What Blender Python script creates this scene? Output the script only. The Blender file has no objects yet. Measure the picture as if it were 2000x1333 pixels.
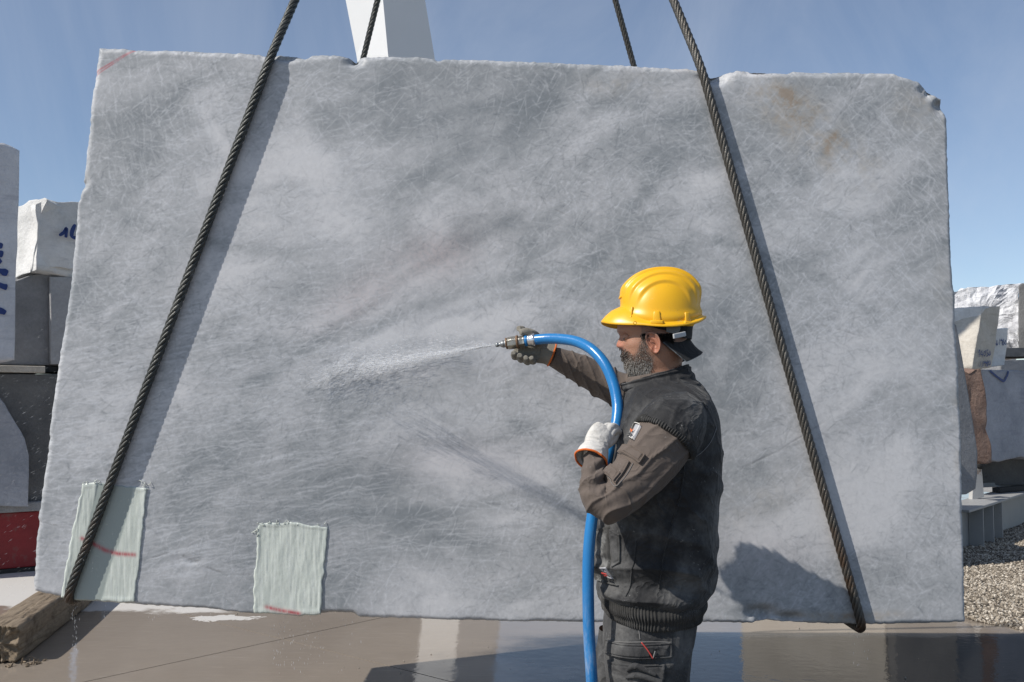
import bpy, bmesh, math, random
import numpy as np
from mathutils import Vector

# ------------------------------------------------------------------ camera, sky, sun, exposure
SC = bpy.context.scene
COL = SC.collection
F = 1944.4                      # focal length in pixels of a 2000 px wide frame (35 mm)
H = 1.44                        # camera height
TILT = math.atan((790 - 666.5) / F)
cam = bpy.data.cameras.new('camera'); camo = bpy.data.objects.new('camera', cam)
COL.objects.link(camo); SC.camera = camo
cam.lens = 35.0; cam.sensor_width = 36.0; cam.clip_start = 0.05; cam.clip_end = 2000
camo.location = (0, 0, H); camo.rotation_euler = (math.pi / 2 + TILT, 0, 0)

SUNDIR = Vector((2.0, 1.0, -2.10)).normalized()          # direction the light travels
ELEV = math.asin(-SUNDIR.z); ROT = math.atan2(-SUNDIR.x, -SUNDIR.y)
world = bpy.data.worlds.new('World'); SC.world = world; world.use_nodes = True
wn = world.node_tree; bg = wn.nodes['Background']
sky = wn.nodes.new('ShaderNodeTexSky'); sky.sky_type = 'NISHITA'; sky.sun_disc = False
sky.sun_elevation = ELEV; sky.sun_rotation = ROT
sky.air_density = 1.0; sky.dust_density = 0.3; sky.ozone_density = 1.6; sky.altitude = 1600
bg.inputs[1].default_value = 0.118

sun = bpy.data.lights.new('sun', 'SUN'); suno = bpy.data.objects.new('sun', sun); COL.objects.link(suno)
sun.energy = 4.7; sun.angle = math.radians(0.53); sun.color = (1.0, 0.95, 0.88)
suno.rotation_euler = SUNDIR.to_track_quat('-Z', 'Y').to_euler(); suno.location = (-8, -4, 9)
SC.view_settings.view_transform = 'Standard'; SC.view_settings.look = 'None'
SC.cycles.volume_bounces = 3
SC.view_settings.gamma = 1.0; SC.view_settings.exposure = 0.0

# ------------------------------------------------------------------ helpers
rng = np.random.default_rng(7); random.seed(7)
_ct, _st = math.cos(TILT), math.sin(TILT)
CAM = np.array([0, 0, H])
def ray(px, py):
    dx = (px - 1000) / F; dy = (666.5 - py) / F
    return np.array([dx, _ct - dy * _st, _st + dy * _ct])
def P(px, py, Y):
    d = ray(px, py); return CAM + d * (Y / d[1])
def PG(px, py, z=0.0):
    d = ray(px, py); return CAM + d * ((z - H) / d[2])
def PP(px, py, p0, n):
    d = ray(px, py); return CAM + d * (np.dot(np.asarray(p0) - CAM, n) / np.dot(d, n))
def proj(p):
    q = np.asarray(p) - CAM
    fw = q[..., 1] * _ct + q[..., 2] * _st; up = -q[..., 1] * _st + q[..., 2] * _ct
    return 1000 + F * q[..., 0] / fw, 666.5 - F * up / fw
def lin(r, g, b):
    f = lambda c: (c / 255 / 12.92) if c / 255 <= .04045 else ((c / 255 + .055) / 1.055) ** 2.4
    return (f(r), f(g), f(b), 1)

_perm = np.random.default_rng(3).permutation(4096)
_val = np.random.default_rng(4).random(4096)
def vnoise(p):
    p = np.asarray(p, float); i = np.floor(p).astype(int); f = p - i; f = f * f * (3 - 2 * f)
    def h(a, b, c): return _val[_perm[(_perm[(_perm[a & 4095] + b) & 4095] + c) & 4095]]
    x, y, z = i[..., 0], i[..., 1], i[..., 2]; fx, fy, fz = f[..., 0], f[..., 1], f[..., 2]
    r = 0
    for a in (0, 1):
        for b in (0, 1):
            for c in (0, 1):
                r = r + h(x + a, y + b, z + c) * (fx if a else 1 - fx) * (fy if b else 1 - fy) * (fz if c else 1 - fz)
    return r * 2 - 1
def fbm(p, o=4, lac=2.0, g=.5):
    p = np.asarray(p, float); s = 0; a = 1; t = 0
    for k in range(o):
        s = s + a * vnoise(p + k * 17.31); t += a; p = p * lac; a *= g
    return s / t
def smooth(e0, e1, x):
    t = np.clip((x - e0) / (e1 - e0), 0, 1); return t * t * (3 - 2 * t)

def props(o, label=None, cat=None, group=None, kind=None):
    if label: o['label'] = label
    if cat: o['category'] = cat
    if group: o['group'] = group
    if kind: o['kind'] = kind
    return o
def wloc(o):
    v = np.zeros(3)
    while o is not None:
        v = v + np.array(o.location); o = o.parent
    return v
def empty(name, loc, label, cat, group=None):
    o = bpy.data.objects.new(name, None); COL.objects.link(o); o.location = tuple(float(c) for c in loc)
    o.empty_display_size = .1
    return props(o, label, cat, group)
def mobj(name, V, Fc, mat, parent=None, smoothsh=True, base=None, fix=False):
    V = np.asarray(V, float)
    off = wloc(parent) if parent is not None else np.zeros(3)
    loc = np.zeros(3)
    if base is None and parent is None:
        loc = np.array([V[:, 0].mean(), V[:, 1].mean(), V[:, 2].min()])
    elif base is not None:
        loc = np.asarray(base, float) - off
    V = V - off - loc
    me = bpy.data.meshes.new(name)
    if isinstance(Fc, np.ndarray) and Fc.ndim == 2:
        nf, k = Fc.shape
        me.vertices.add(len(V)); me.vertices.foreach_set('co', V.ravel())
        me.loops.add(nf * k); me.loops.foreach_set('vertex_index', Fc.ravel().astype(np.int32))
        me.polygons.add(nf); me.polygons.foreach_set('loop_start', np.arange(0, nf * k, k, dtype=np.int32))
        me.polygons.foreach_set('loop_total', np.full(nf, k, dtype=np.int32))
        me.update(calc_edges=True)
    else:
        me.from_pydata([tuple(v) for v in V], [], [tuple(int(i) for i in f) for f in Fc])
    me.validate()
    if fix:
        bm = bmesh.new(); bm.from_mesh(me); bmesh.ops.recalc_face_normals(bm, faces=bm.faces); bm.to_mesh(me); bm.free()
    me.polygons.foreach_set('use_smooth', np.full(len(me.polygons), bool(smoothsh)))
    if mat is not None:
        for m in (mat if isinstance(mat, (list, tuple)) else [mat]): me.materials.append(m)
    o = bpy.data.objects.new(name, me); COL.objects.link(o)
    o.location = tuple(loc)
    if parent is not None: o.parent = parent
    return o
def fattr(o, name, arr):
    a = o.data.attributes.new(name, 'FLOAT', 'POINT'); a.data.foreach_set('value', np.asarray(arr, np.float32))
def cattr(o, name, arr):
    a = o.data.attributes.new(name, 'FLOAT_COLOR', 'POINT')
    b = np.ones((len(arr), 4), np.float32); b[:, :3] = arr; a.data.foreach_set('color', b.ravel())

def grid_faces(nu, nv, wrap=False, off=0):
    i = np.arange(nu - 1)[:, None]; j = np.arange(nv if wrap else nv - 1)[None, :]
    a = i * nv + j; b = i * nv + (j + 1) % nv; c = (i + 1) * nv + (j + 1) % nv; d = (i + 1) * nv + j
    return np.stack([a, b, c, d], -1).reshape(-1, 4) + off

def cat_interp(K, t):
    """Catmull-Rom through rows of K at t in [0,1] (uniform)."""
    K = np.asarray(K, float); n = len(K); x = np.clip(np.asarray(t, float), 0, 1) * (n - 1)
    i = np.clip(np.floor(x).astype(int), 0, n - 2); f = (x - i)
    g = lambda k: K[np.clip(k, 0, n - 1)]
    p0, p1, p2, p3 = g(i - 1), g(i), g(i + 1), g(i + 2)
    f = f.reshape(f.shape + (1,) * (K.ndim - 1))
    return .5 * ((2 * p1) + (p2 - p0) * f + (2 * p0 - 5 * p1 + 4 * p2 - p3) * f ** 2 + (3 * p1 - p0 - 3 * p2 + p3) * f ** 3)

class Loft:
    """sections: centre, axis a, axis b, exponent, swept with Catmull-Rom."""
    def __init__(s, secs):
        s.C = np.array([x[0] for x in secs], float); s.A = np.array([x[1] for x in secs], float)
        s.B = np.array([x[2] for x in secs], float); s.E = np.array([x[3] if len(x) > 3 else 2.0 for x in secs], float)
        s.disp = None
    def raw(s, u, v):
        c, a, b, e = cat_interp(s.C, u), cat_interp(s.A, u), cat_interp(s.B, u), cat_interp(s.E, u)
        th = v * 2 * np.pi; cs, sn = np.cos(th), np.sin(th)
        ca = np.sign(cs) * np.abs(cs) ** (2 / e); sa = np.sign(sn) * np.abs(sn) ** (2 / e)
        return c + a * ca[..., None] + b * sa[..., None]
    def normal(s, u, v, f=None):
        f = f or s.raw; h = 2e-3
        du = f(np.clip(u + h, 0, 1), v) - f(np.clip(u - h, 0, 1), v); dv = f(u, v + h) - f(u, v - h)
        n = np.cross(dv, du); n /= (np.linalg.norm(n, axis=-1, keepdims=True) + 1e-12)
        c = cat_interp(s.C, u); p = s.raw(u, v)
        sg = np.sign(np.sum(n * (p - c), -1, keepdims=True)); return n * np.where(sg == 0, 1, sg)
    def ev(s, u, v):
        p = s.raw(u, v)
        if s.disp is None: return p
        n = s.normal(u, v); return p + n * s.disp(p, n, u, v)[..., None]
    def mesh(s, nu, nv, caps=True, u0=0, u1=1):
        U, V = np.meshgrid(np.linspace(u0, u1, nu), np.arange(nv) / nv, indexing='ij')
        p = s.ev(U, V).reshape(-1, 3); f = [tuple(x) for x in grid_faces(nu, nv, True)]
        if caps:
            p = np.vstack([p, p[:nv].mean(0), p[-nv:].mean(0)]); n = nu * nv
            for j in range(nv):
                f.append((n, (j + 1) % nv, j)); f.append((n + 1, (nu - 1) * nv + j, (nu - 1) * nv + (j + 1) % nv))
        return p, f
    def panel(s, u0, u1, v0, v1, off, nu=24, nv=24, sink=.004, shape=None):
        """a slab of cloth lying on the surface, its edge turned down."""
        U, V = np.meshgrid(np.linspace(0, 1, nu), np.linspace(0, 1, nv), indexing='ij')
        if shape is not None: U2, V2 = shape(U, V)
        else: U2, V2 = U, V
        uu = u0 + (u1 - u0) * U2; vv = v0 + (v1 - v0) * V2
        p = s.ev(uu, vv); n = s.normal(uu, vv)
        e = np.minimum(np.minimum(U, 1 - U) * nu, np.minimum(V, 1 - V) * nv)
        o = np.where(e < .5, -sink, np.where(e < 1.5, off * .8, off))
        o = o + np.where(e > 2.5, .0012 * fbm(p * 60, 3), 0)
        q = p + n * o[..., None]
        return q.reshape(-1, 3), grid_faces(nu, nv)

def tube(path, rad, nv=10, nu=None, ref=(0, 0, 1), caps=True, twist=0, exps=2.0, flat=1.0):
    """tube along a path with a radius per point (Catmull-Rom)."""
    path = np.asarray(path, float); n = len(path)
    rad = np.broadcast_to(np.asarray(rad, float), (n,))
    nu = nu or (n - 1) * 6 + 1
    t = np.linspace(0, 1, nu); c = cat_interp(path, t); r = cat_interp(rad[:, None], t)[:, 0]
    d = np.gradient(c, axis=0); d /= np.linalg.norm(d, axis=1, keepdims=True) + 1e-12
    a = np.zeros_like(c); prev = np.cross(d[0], ref)
    if np.linalg.norm(prev) < 1e-3: prev = np.cross(d[0], (1, .1, 0))
    for i in range(nu):
        prev = prev - d[i] * np.dot(prev, d[i]); prev /= np.linalg.norm(prev); a[i] = prev
    b = np.cross(d, a)
    th = np.arange(nv) / nv * 2 * np.pi
    p = c[:, None] + r[:, None, None] * (np.cos(th)[None, :, None] * a[:, None] + flat * np.sin(th)[None, :, None] * b[:, None])
    V = p.reshape(-1, 3); f = [tuple(x) for x in grid_faces(nu, nv, True)]
    if caps:
        V = np.vstack([V, c[0], c[-1]]); m = nu * nv
        for j in range(nv):
            f.append((m, (j + 1) % nv, j)); f.append((m + 1, (nu - 1) * nv + j, (nu - 1) * nv + (j + 1) % nv))
    return V, f
def merge(parts):
    V = []; Fa = []; o = 0
    for v, f in parts:
        v = np.asarray(v); V.append(v); Fa += [tuple(int(i) + o for i in q) for q in f]; o += len(v)
    return np.vstack(V), Fa
def limb(path, rads, ups=None, nsec_exp=2.0, ref=(0, -1, 0)):
    """Loft along a path; rads = (ra, rb) per point; v=0 points towards ref."""
    path = np.asarray(path, float); d = np.gradient(path, axis=0)
    secs = []
    for i, p in enumerate(path):
        t = d[i] / np.linalg.norm(d[i]); a = np.asarray(ref, float) - t * np.dot(ref, t); a /= np.linalg.norm(a)
        b = np.cross(t, a); ra, rb = rads[i] if hasattr(rads[i], '__len__') else (rads[i], rads[i])
        secs.append((p, a * ra, b * rb, nsec_exp))
    return Loft(secs)
def box(c, ex, ey, ez):
    c, ex, ey, ez = [np.asarray(q, float) for q in (c, ex, ey, ez)]
    V = [c + sx * ex + sy * ey + sz * ez for sz in (-1, 1) for sy in (-1, 1) for sx in (-1, 1)]
    return np.array(V), [(0, 2, 3, 1), (4, 5, 7, 6), (0, 1, 5, 4), (2, 6, 7, 3), (0, 4, 6, 2), (1, 3, 7, 5)]
def bevel(o, w=.004, seg=2):
    m = o.modifiers.new('bevel', 'BEVEL'); m.width = w; m.segments = seg; m.limit_method = 'ANGLE'; return o

# ------------------------------------------------------------------ node helper
class NT:
    def __init__(s, name):
        s.m = bpy.data.materials.new(name); s.m.use_nodes = True; s.t = s.m.node_tree
        s.b = s.t.nodes['Principled BSDF']; s.out = s.t.nodes['Material Output']
        s.co = s.t.nodes.new('ShaderNodeTexCoord'); s.geo = s.t.nodes.new('ShaderNodeNewGeometry')
        s.obj = s.co.outputs['Object']; s.pos = s.geo.outputs['Position']
    def n(s, t): return s.t.nodes.new(t)
    def link(s, a, b): s.t.links.new(a, b)
    def put(s, sock, v):
        if isinstance(v, bpy.types.NodeSocket): s.link(v, sock)
        elif isinstance(v, (tuple, list)) and sock.type == 'RGBA' and len(v) == 3: sock.default_value = (*v, 1)
        else: sock.default_value = v
    def math(s, op, a, b=0.0, clamp=False):
        q = s.n('ShaderNodeMath'); q.operation = op; q.use_clamp = clamp; s.put(q.inputs[0], a); s.put(q.inputs[1], b); return q.outputs[0]
    def vmath(s, op, a, b):
        q = s.n('ShaderNodeVectorMath'); q.operation = op; s.put(q.inputs[0], a); s.put(q.inputs[1], b); return q.outputs[0]
    def mix(s, f, a, b, mode='MIX'):
        q = s.n('ShaderNodeMix'); q.data_type = 'RGBA'; q.blend_type = mode
        s.put(q.inputs[0], f); s.put(q.inputs[6], a); s.put(q.inputs[7], b); return q.outputs[2]
    def noise(s, v, scale, detail=4, rough=.5, dist=0, out=0):
        q = s.n('ShaderNodeTexNoise'); s.put(q.inputs['Vector'], v); q.inputs['Scale'].default_value = scale
        q.inputs['Detail'].default_value = detail; q.inputs['Roughness'].default_value = rough; q.inputs['Distortion'].default_value = dist
        return q.outputs[out]
    def voro(s, v, scale, feat='F1', out='Distance'):
        q = s.n('ShaderNodeTexVoronoi'); q.feature = feat; s.put(q.inputs['Vector'], v); q.inputs['Scale'].default_value = scale; return q.outputs[out]
    def ramp(s, f, stops):
        q = s.n('ShaderNodeValToRGB'); e = q.color_ramp.elements
        while len(e) < len(stops): e.new(.5)
        for k, (p, c) in enumerate(stops):
            e[k].position = p; e[k].color = c if hasattr(c, '__len__') else (c, c, c, 1)
        s.put(q.inputs[0], f); return q.outputs[0]
    def map(s, v, rot=(0, 0, 0), scale=(1, 1, 1), loc=(0, 0, 0)):
        q = s.n('ShaderNodeMapping'); s.put(q.inputs[0], v); q.inputs[1].default_value = loc; q.inputs[2].default_value = rot; q.inputs[3].default_value = scale; return q.outputs[0]
    def attr(s, name, out='Fac'):
        q = s.n('ShaderNodeAttribute'); q.attribute_name = name; return q.outputs[out]
    def sep(s, v):
        q = s.n('ShaderNodeSeparateXYZ'); s.put(q.inputs[0], v); return q.outputs
    def rng(s, v, a, b, c=0.0, d=1.0, sm=True):
        q = s.n('ShaderNodeMapRange'); q.interpolation_type = 'SMOOTHSTEP' if sm else 'LINEAR'
        s.put(q.inputs[0], v); 
        for k, x in ((1, a), (2, b), (3, c), (4, d)): s.put(q.inputs[k], x)
        return q.outputs[0]
    def bump(s, h, strength=.3, dist=.01, nrm=None):
        q = s.n('ShaderNodeBump'); q.inputs['Strength'].default_value = strength; q.inputs['Distance'].default_value = dist
        s.put(q.inputs['Height'], h)
        if nrm is not None: s.put(q.inputs['Normal'], nrm)
        return q.outputs[0]
    def fin(s, col=None, rough=None, normal=None, metal=None, spec=None):
        if col is not None: s.put(s.b.inputs['Base Color'], col)
        if rough is not None: s.put(s.b.inputs['Roughness'], rough)
        if normal is not None: s.put(s.b.inputs['Normal'], normal)
        if metal is not None: s.put(s.b.inputs['Metallic'], metal)
        if spec is not None: s.put(s.b.inputs['Specular IOR Level'], spec)
        return s.m

def simple(name, c, rough=.6, var=.15, scale=8, bump=.15, bscale=60, metal=0, spec=.5, dust=None, dscale=6, damt=(.55, .75)):
    t = NT(name); a = tuple(x * (1 - var) for x in c[:3]) + (1,); b = tuple(min(1, x * (1 + var)) for x in c[:3]) + (1,)
    col = t.mix(t.noise(t.obj, scale, 5, .6), a, b)
    if dust:
        f = t.ramp(t.noise(t.obj, dscale, 8, .68), [(damt[0], 0.), (damt[1], 1.)]); col = t.mix(f, col, dust)
    h = t.noise(t.obj, bscale, 5, .6)
    r = t.math('ADD', t.math('MULTIPLY', t.noise(t.obj, scale * 3, 4), .2), rough - .1)
    return t.fin(col, r, t.bump(h, bump, .01), metal, spec)

# ------------------------------------------------------------------ sky wisps (thin high cirrus all over the sky)
def _sky():
    n, l = wn.nodes, wn.links
    tc = n.new('ShaderNodeTexCoord')
    mp = n.new('ShaderNodeMapping'); l.new(tc.outputs['Generated'], mp.inputs[0])
    mp.inputs[2].default_value = (0.2, -0.55, .3); mp.inputs[3].default_value = (3.0, 1.2, 1.4)
    nz = n.new('ShaderNodeTexNoise'); nz.inputs['Scale'].default_value = 1.6; nz.inputs['Detail'].default_value = 8
    nz.inputs['Roughness'].default_value = .62; nz.inputs['Distortion'].default_value = .6; l.new(mp.outputs[0], nz.inputs['Vector'])
    rp = n.new('ShaderNodeValToRGB'); rp.color_ramp.elements[0].position = .36; rp.color_ramp.elements[0].color = (.05, .05, .05, 1)
    rp.color_ramp.elements[1].position = .8; rp.color_ramp.elements[1].color = (.30, .30, .30, 1); l.new(nz.outputs[0], rp.inputs[0])
    # one broken vapour trail: a great circle band, frayed by noise
    t = NTW(n, l)
    a = ray(1735, 0); b = ray(1655, 150); nn = np.cross(a, b); nn /= np.linalg.norm(nn)
    d = t.dot(tc.outputs['Generated'], nn)
    fr = n.new('ShaderNodeTexNoise'); fr.inputs['Scale'].default_value = 14; fr.inputs['Detail'].default_value = 6; l.new(tc.outputs['Generated'], fr.inputs['Vector'])
    d = t.m('ADD', d, t.m('MULTIPLY', t.m('SUBTRACT', fr.outputs[0], .5), .022))
    w = t.m('SUBTRACT', 1.0, t.m('DIVIDE', t.m('ABSOLUTE', d), .013), True)
    big = n.new('ShaderNodeTexNoise'); big.inputs['Scale'].default_value = 5; l.new(tc.outputs['Generated'], big.inputs['Vector'])
    w = t.m('MULTIPLY', t.m('MULTIPLY', w, t.m('SUBTRACT', big.outputs[0], .18, True)), .55)
    fac = t.m('MAXIMUM', rp.outputs[0], w)
    mx = n.new('ShaderNodeMix'); mx.data_type = 'RGBA'; l.new(fac, mx.inputs[0]); l.new(sky.outputs[0], mx.inputs[6])
    mx.inputs[7].default_value = (6.2, 6.5, 7.0, 1); l.new(mx.outputs[2], bg.inputs[0])
class NTW:
    def __init__(s, n, l): s.n = n; s.l = l
    def m(s, op, a, b=0., clamp=False):
        q = s.n.new('ShaderNodeMath'); q.operation = op; q.use_clamp = clamp
        for k, v in enumerate((a, b)):
            if isinstance(v, bpy.types.NodeSocket): s.l.new(v, q.inputs[k])
            else: q.inputs[k].default_value = v
        return q.outputs[0]
    def dot(s, a, v):
        q = s.n.new('ShaderNodeVectorMath'); q.operation = 'DOT_PRODUCT'; s.l.new(a, q.inputs[0]); q.inputs[1].default_value = tuple(v); return q.outputs['Value']
_sky()
# ------------------------------------------------------------------ ground
D = 3.30                                                     # front face of the hoisted block
def mat_concrete():
    t = NT('wet_concrete'); p = t.pos; xyz = t.sep(p)
    n1 = t.noise(p, 1.1, 6, .6); n2 = t.noise(p, 9, 6, .65); n3 = t.noise(t.map(p, (0, 0, .86), (3, 30, 3)), 1.2, 4, .6)
    col = t.mix(n1, (.215, .178, .142, 1), (.325, .275, .222, 1))
    col = t.mix(t.math('MULTIPLY', n2, .45), col, (.22, .19, .16, 1))
    col = t.mix(t.ramp(n3, [(.58, 0.), (.75, .22)]), col, (.5, .45, .39, 1))
    # dried marble dust back left, plus a reflection painted in as a pale patch
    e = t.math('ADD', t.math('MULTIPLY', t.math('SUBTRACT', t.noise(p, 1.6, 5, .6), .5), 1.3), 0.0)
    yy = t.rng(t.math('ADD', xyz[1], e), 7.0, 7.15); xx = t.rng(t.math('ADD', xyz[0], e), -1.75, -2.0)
    dry_refl = t.math('MULTIPLY', yy, xx)
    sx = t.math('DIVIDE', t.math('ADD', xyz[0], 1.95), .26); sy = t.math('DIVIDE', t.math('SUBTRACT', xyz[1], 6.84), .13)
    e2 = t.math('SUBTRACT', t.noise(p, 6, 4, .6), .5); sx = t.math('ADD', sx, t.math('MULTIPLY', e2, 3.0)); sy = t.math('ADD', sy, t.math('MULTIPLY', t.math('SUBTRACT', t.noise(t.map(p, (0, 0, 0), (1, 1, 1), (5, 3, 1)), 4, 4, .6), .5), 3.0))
    sc = t.math('ADD', t.math('ADD', t.math('ABSOLUTE', sx), t.math('ABSOLUTE', sy)), t.math('MULTIPLY', e, 2.0)); dry_refl = t.math('MAXIMUM', dry_refl, t.rng(sc, 1.05, .9))
    col = t.mix(dry_refl, col, (.55, .53, .50, 1))
    pud_shade = t.math('MULTIPLY', t.rng(t.math('ADD', xyz[1], t.math('MULTIPLY', e, .5)), 6.42, 6.22), t.rng(t.math('ADD', xyz[0], t.math('MULTIPLY', e, 1.4)), -.3, .5))  # puddle, with shade of the hoisted block painted into its dark colour
    col = t.mix(t.math('MULTIPLY', pud_shade, .95), col, (.034, .032, .030, 1))
    rough = t.mix(t.ramp(t.noise(p, 1.7, 5, .6), [(.50, 0.), (.72, 1.)]), (.035, .035, .035, 1), (.22, .22, .22, 1))
    rough = t.mix(pud_shade, rough, (.025, .025, .025, 1)); rough = t.mix(dry_refl, rough, (.7, .7, .7, 1))
    rip = t.math('ADD', t.math('MULTIPLY', t.noise(p, 16, 3, .5), .7), t.math('MULTIPLY', t.noise(p, 70, 3, .5), .12))
    return t.fin(col, rough, t.bump(rip, .075, .02), spec=.27)
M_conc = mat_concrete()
M_earth = simple('stone_dust_ground', (.30, .285, .26), .9, .25, 3, .5, 40)
g = mobj('ground', [(-500, -500, -.07), (500, -500, -.07), (500, 500, -.07), (-500, 500, -.07)], [(0, 1, 2, 3)], M_earth, base=(0, 0, -.07))
props(g, kind='structure')
def panels():
    c0 = np.array([-1.41, 6.22]); e1 = np.array([.652, .758]); e1 /= np.linalg.norm(e1); e2 = np.array([e1[1], -e1[0]]); S = 4.6
    me = None
    for i in range(-3, 3):
        for j in range(-3, 3):
            c = c0 + e1 * S * (i + .5) + e2 * S * (j + .5); h = S / 2 - .0042
            V, Fc = box((*c, -.0325), (*e1 * h, 0), (*e2 * h, 0), (0, 0, .0325))
            if me is None:
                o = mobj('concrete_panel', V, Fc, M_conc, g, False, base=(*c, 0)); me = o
            else:
                o = me.copy(); COL.objects.link(o); o.parent = g
                o.location = (float(c[0]), float(c[1]), .07)
panels()

# ------------------------------------------------------------------ the hoisted marble block
TH = 1.85
top = [(190,90),(268,94),(400,98),(500,103),(520,108),(545,104),(575,107),(595,111),(606,104),(650,105),(680,110),(692,116),(704,109),(760,108),(845,110),(855,114),(870,112),(1000,116),(1100,120),(1200,124),(1290,128),(1345,131),(1375,136),(1392,147),(1405,144),(1420,140),(1440,135),(1500,137),(1540,139),(1555,135),(1600,137),(1700,139),(1748,141),(1765,148),(1800,157),(1813,163),(1820,173),(1835,184),(1845,190)]
right = [(1845,190),(1846,210),(1852,232),(1853,300),(1856,400),(1860,500),(1863,555),(1868,575),(1868,640),(1874,720),(1878,830),(1881,950),(1884,1080),(1886,1160),(1887,1216)]
bot = [(64,1156),(130,1170),(200,1176),(270,1183),(400,1190),(440,1194),(500,1200),(620,1203),(640,1199),(690,1200),(700,1207),(900,1213),(1130,1217),(1400,1217),(1470,1219),(1500,1213),(1530,1217),(1700,1221),(1800,1220),(1887,1216)]
left = [(190,90),(184,140),(175,200),(171,260),(162,330),(158,352),(161,362),(150,400),(147,430),(140,500),(135,560),(126,620),(114,690),(108,740),(98,800),(90,880),(76,980),(72,1012),(74,1020),(70,1040),(66,1080),(64,1120),(61,1140),(64,1156)]
def edgecurve(pts, axis):
    q = np.array([P(x, y, D) for x, y in pts])[:, [0, 2]]
    return q
def slab():
    NU, NV = 960, 580
    u = np.linspace(0, 1, NU); v = np.linspace(0, 1, NV)
    def samp(q, k, t):
        s = (q[:, k] - q[0, k]) / (q[-1, k] - q[0, k])
        s = np.maximum.accumulate(s)
        return np.stack([np.interp(t, s, q[:, 0]), np.interp(t, s, q[:, 1])], -1)
    T = samp(edgecurve(top, 0), 0, u); B = samp(edgecurve(bot, 0), 0, u)
    L = samp(edgecurve(left[::-1], 1), 1, v); R = samp(edgecurve(right[::-1], 1), 1, v)
    j = lambda n, s: fbm(np.stack([np.linspace(0, n, n), np.full(n, s), np.zeros(n)], -1) * .22, 3)
    T[:, 1] += .0030 * j(NU, 1.5); B[:, 1] += .0022 * j(NU, 9.5); L[:, 0] += .0028 * j(NV, 4.5); R[:, 0] += .0022 * j(NV, 14.5)
    L[0] = B[0]; L[-1] = T[0]; R[0] = B[-1]; R[-1] = T[-1]
    U, V = np.meshgrid(u, v, indexing='ij')
    S = (1 - V)[..., None] * B[:, None] + V[..., None] * T[:, None] + (1 - U)[..., None] * L[None] + U[..., None] * R[None] \
        - ((1 - U) * (1 - V))[..., None] * B[0] - (U * (1 - V))[..., None] * B[-1] - ((1 - U) * V)[..., None] * T[0] - (U * V)[..., None] * T[-1]
    p = np.stack([S[..., 0], np.full(U.shape, D), S[..., 1]], -1)
    px, py = proj(p)
    W, HH = 3.1, 1.85
    e = np.minimum(np.minimum(U, 1 - U) * W, np.minimum(V, 1 - V) * HH)
    r = .014 + .010 * fbm(p * 9, 3) + smooth(.9, 1, V) * (.007 + .010 * fbm(p * 22, 3)) + .005 * smooth(.1, 0, U)
    r = np.clip(r, .004, .05)
    q = np.clip(1 - e / r, 0, 1); dy = r * (1 - np.sqrt(np.clip(1 - q * q, 0, 1)))
    dy += .0012 * fbm(p * 2.5, 3) 
    spn = 1 + .7 * fbm(p * 40, 3)
    def spot(x, y, rx, ry, depth):
        k = ((px - x) / rx) ** 2 + ((py - y) / ry) ** 2
        return depth * np.exp(-k * 1.4) * spn
    for a in ((692,118,16,12,.030),(1395,150,26,13,.030),(1600,140,70,8,.014),(1480,138,50,8,.02),(1818,172,22,20,.030),(1838,205,14,18,.022),(378,1098,16,7,.004),(355,1092,26,10,.002),
              (1490,1200,32,16,.035),(1545,1208,22,10,.025),(640,1204,45,9,.03),(560,112,30,8,.016),(610,108,18,8,.012),(855,112,14,7,.014),(165,355,8,14,.012),(1320,131,40,6,.012),(1345,1213,35,7,.012)):
        dy += spot(*a)
    # cracks carved as grooves
    wob = 5 * fbm(p * 14 + 3.1, 3); crn = fbm(p * 12, 2)
    def dseg(poly):
        d = np.full(px.shape, 1e9)
        for (x0, y0), (x1, y1) in zip(poly[:-1], poly[1:]):
            vx, vy = x1 - x0, y1 - y0; t = np.clip(((px - x0) * vx + (py - y0) * vy) / (vx * vx + vy * vy), 0, 1)
            d = np.minimum(d, np.hypot(px - x0 - t * vx + wob, py - y0 - t * vy + wob * .6))
        return d
    crack = np.zeros(px.shape)
    for poly, w, k in (([(66,1016),(90,1022),(122,1031)],1.6,1.),([(820,440),(900,482),(985,515),(1030,532)],1.3,.55),([(1365,547),(1440,578),(1560,622),(1720,668)],1.4,.6),
                       ([(1575,292),(1535,340),(1480,408),(1440,500)],1.3,.5),([(360,1088),(390,1104),(440,1122),(492,1124)],1.8,1.),([(1400,952),(1450,915),(1520,880),(1610,826)],1.4,.5),
                       ([(330,1080),(300,1090)],1.3,.6),([(1050,1172),(1100,1148),(1140,1135)],1.5,.5),([(1085,410),(1160,445),(1240,470)],1.1,.4),([(430,485),(520,470),(600,455),(640,480)],1.1,.4),([(1690,140),(1660,200),(1630,240)],1.2,.5)):
        c = np.exp(-(dseg(poly) / w) ** 2) * k * .75 * np.clip(.45 + .9 * crn, 0, 1); crack = np.maximum(crack, c)
    dy += crack * .0022
    p[..., 1] += dy
    def st(x, y, rx, ry, ang=0):
        c, s = math.cos(ang), math.sin(ang); a = (px - x) * c + (py - y) * s; b = -(px - x) * s + (py - y) * c
        return np.exp(-((a / rx) ** 2 + (b / ry) ** 2))
    rust = .75 * st(1550,230,130,45,.75) + .8 * st(1640,278,34,16,.5) + .5 * st(1530,180,80,30,.6) + .45 * st(1660,310,70,40,.6) + 1.0 * st(1320,132,42,7) + .5 * st(1220,165,70,25) + .55 * st(1800,215,60,40,.5) \
         + .7 * st(1840,200,16,18) + 1.1 * st(1650,1207,60,11) + .5 * st(1560,1200,50,10) + .6 * st(1730,1200,40,8) + .35 * st(1850,560,30,60) + .5*st(1872,800,12,30) + .5*st(1872,900,10,40)+ .3*st(1500,970,120,40,-.4)
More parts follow.
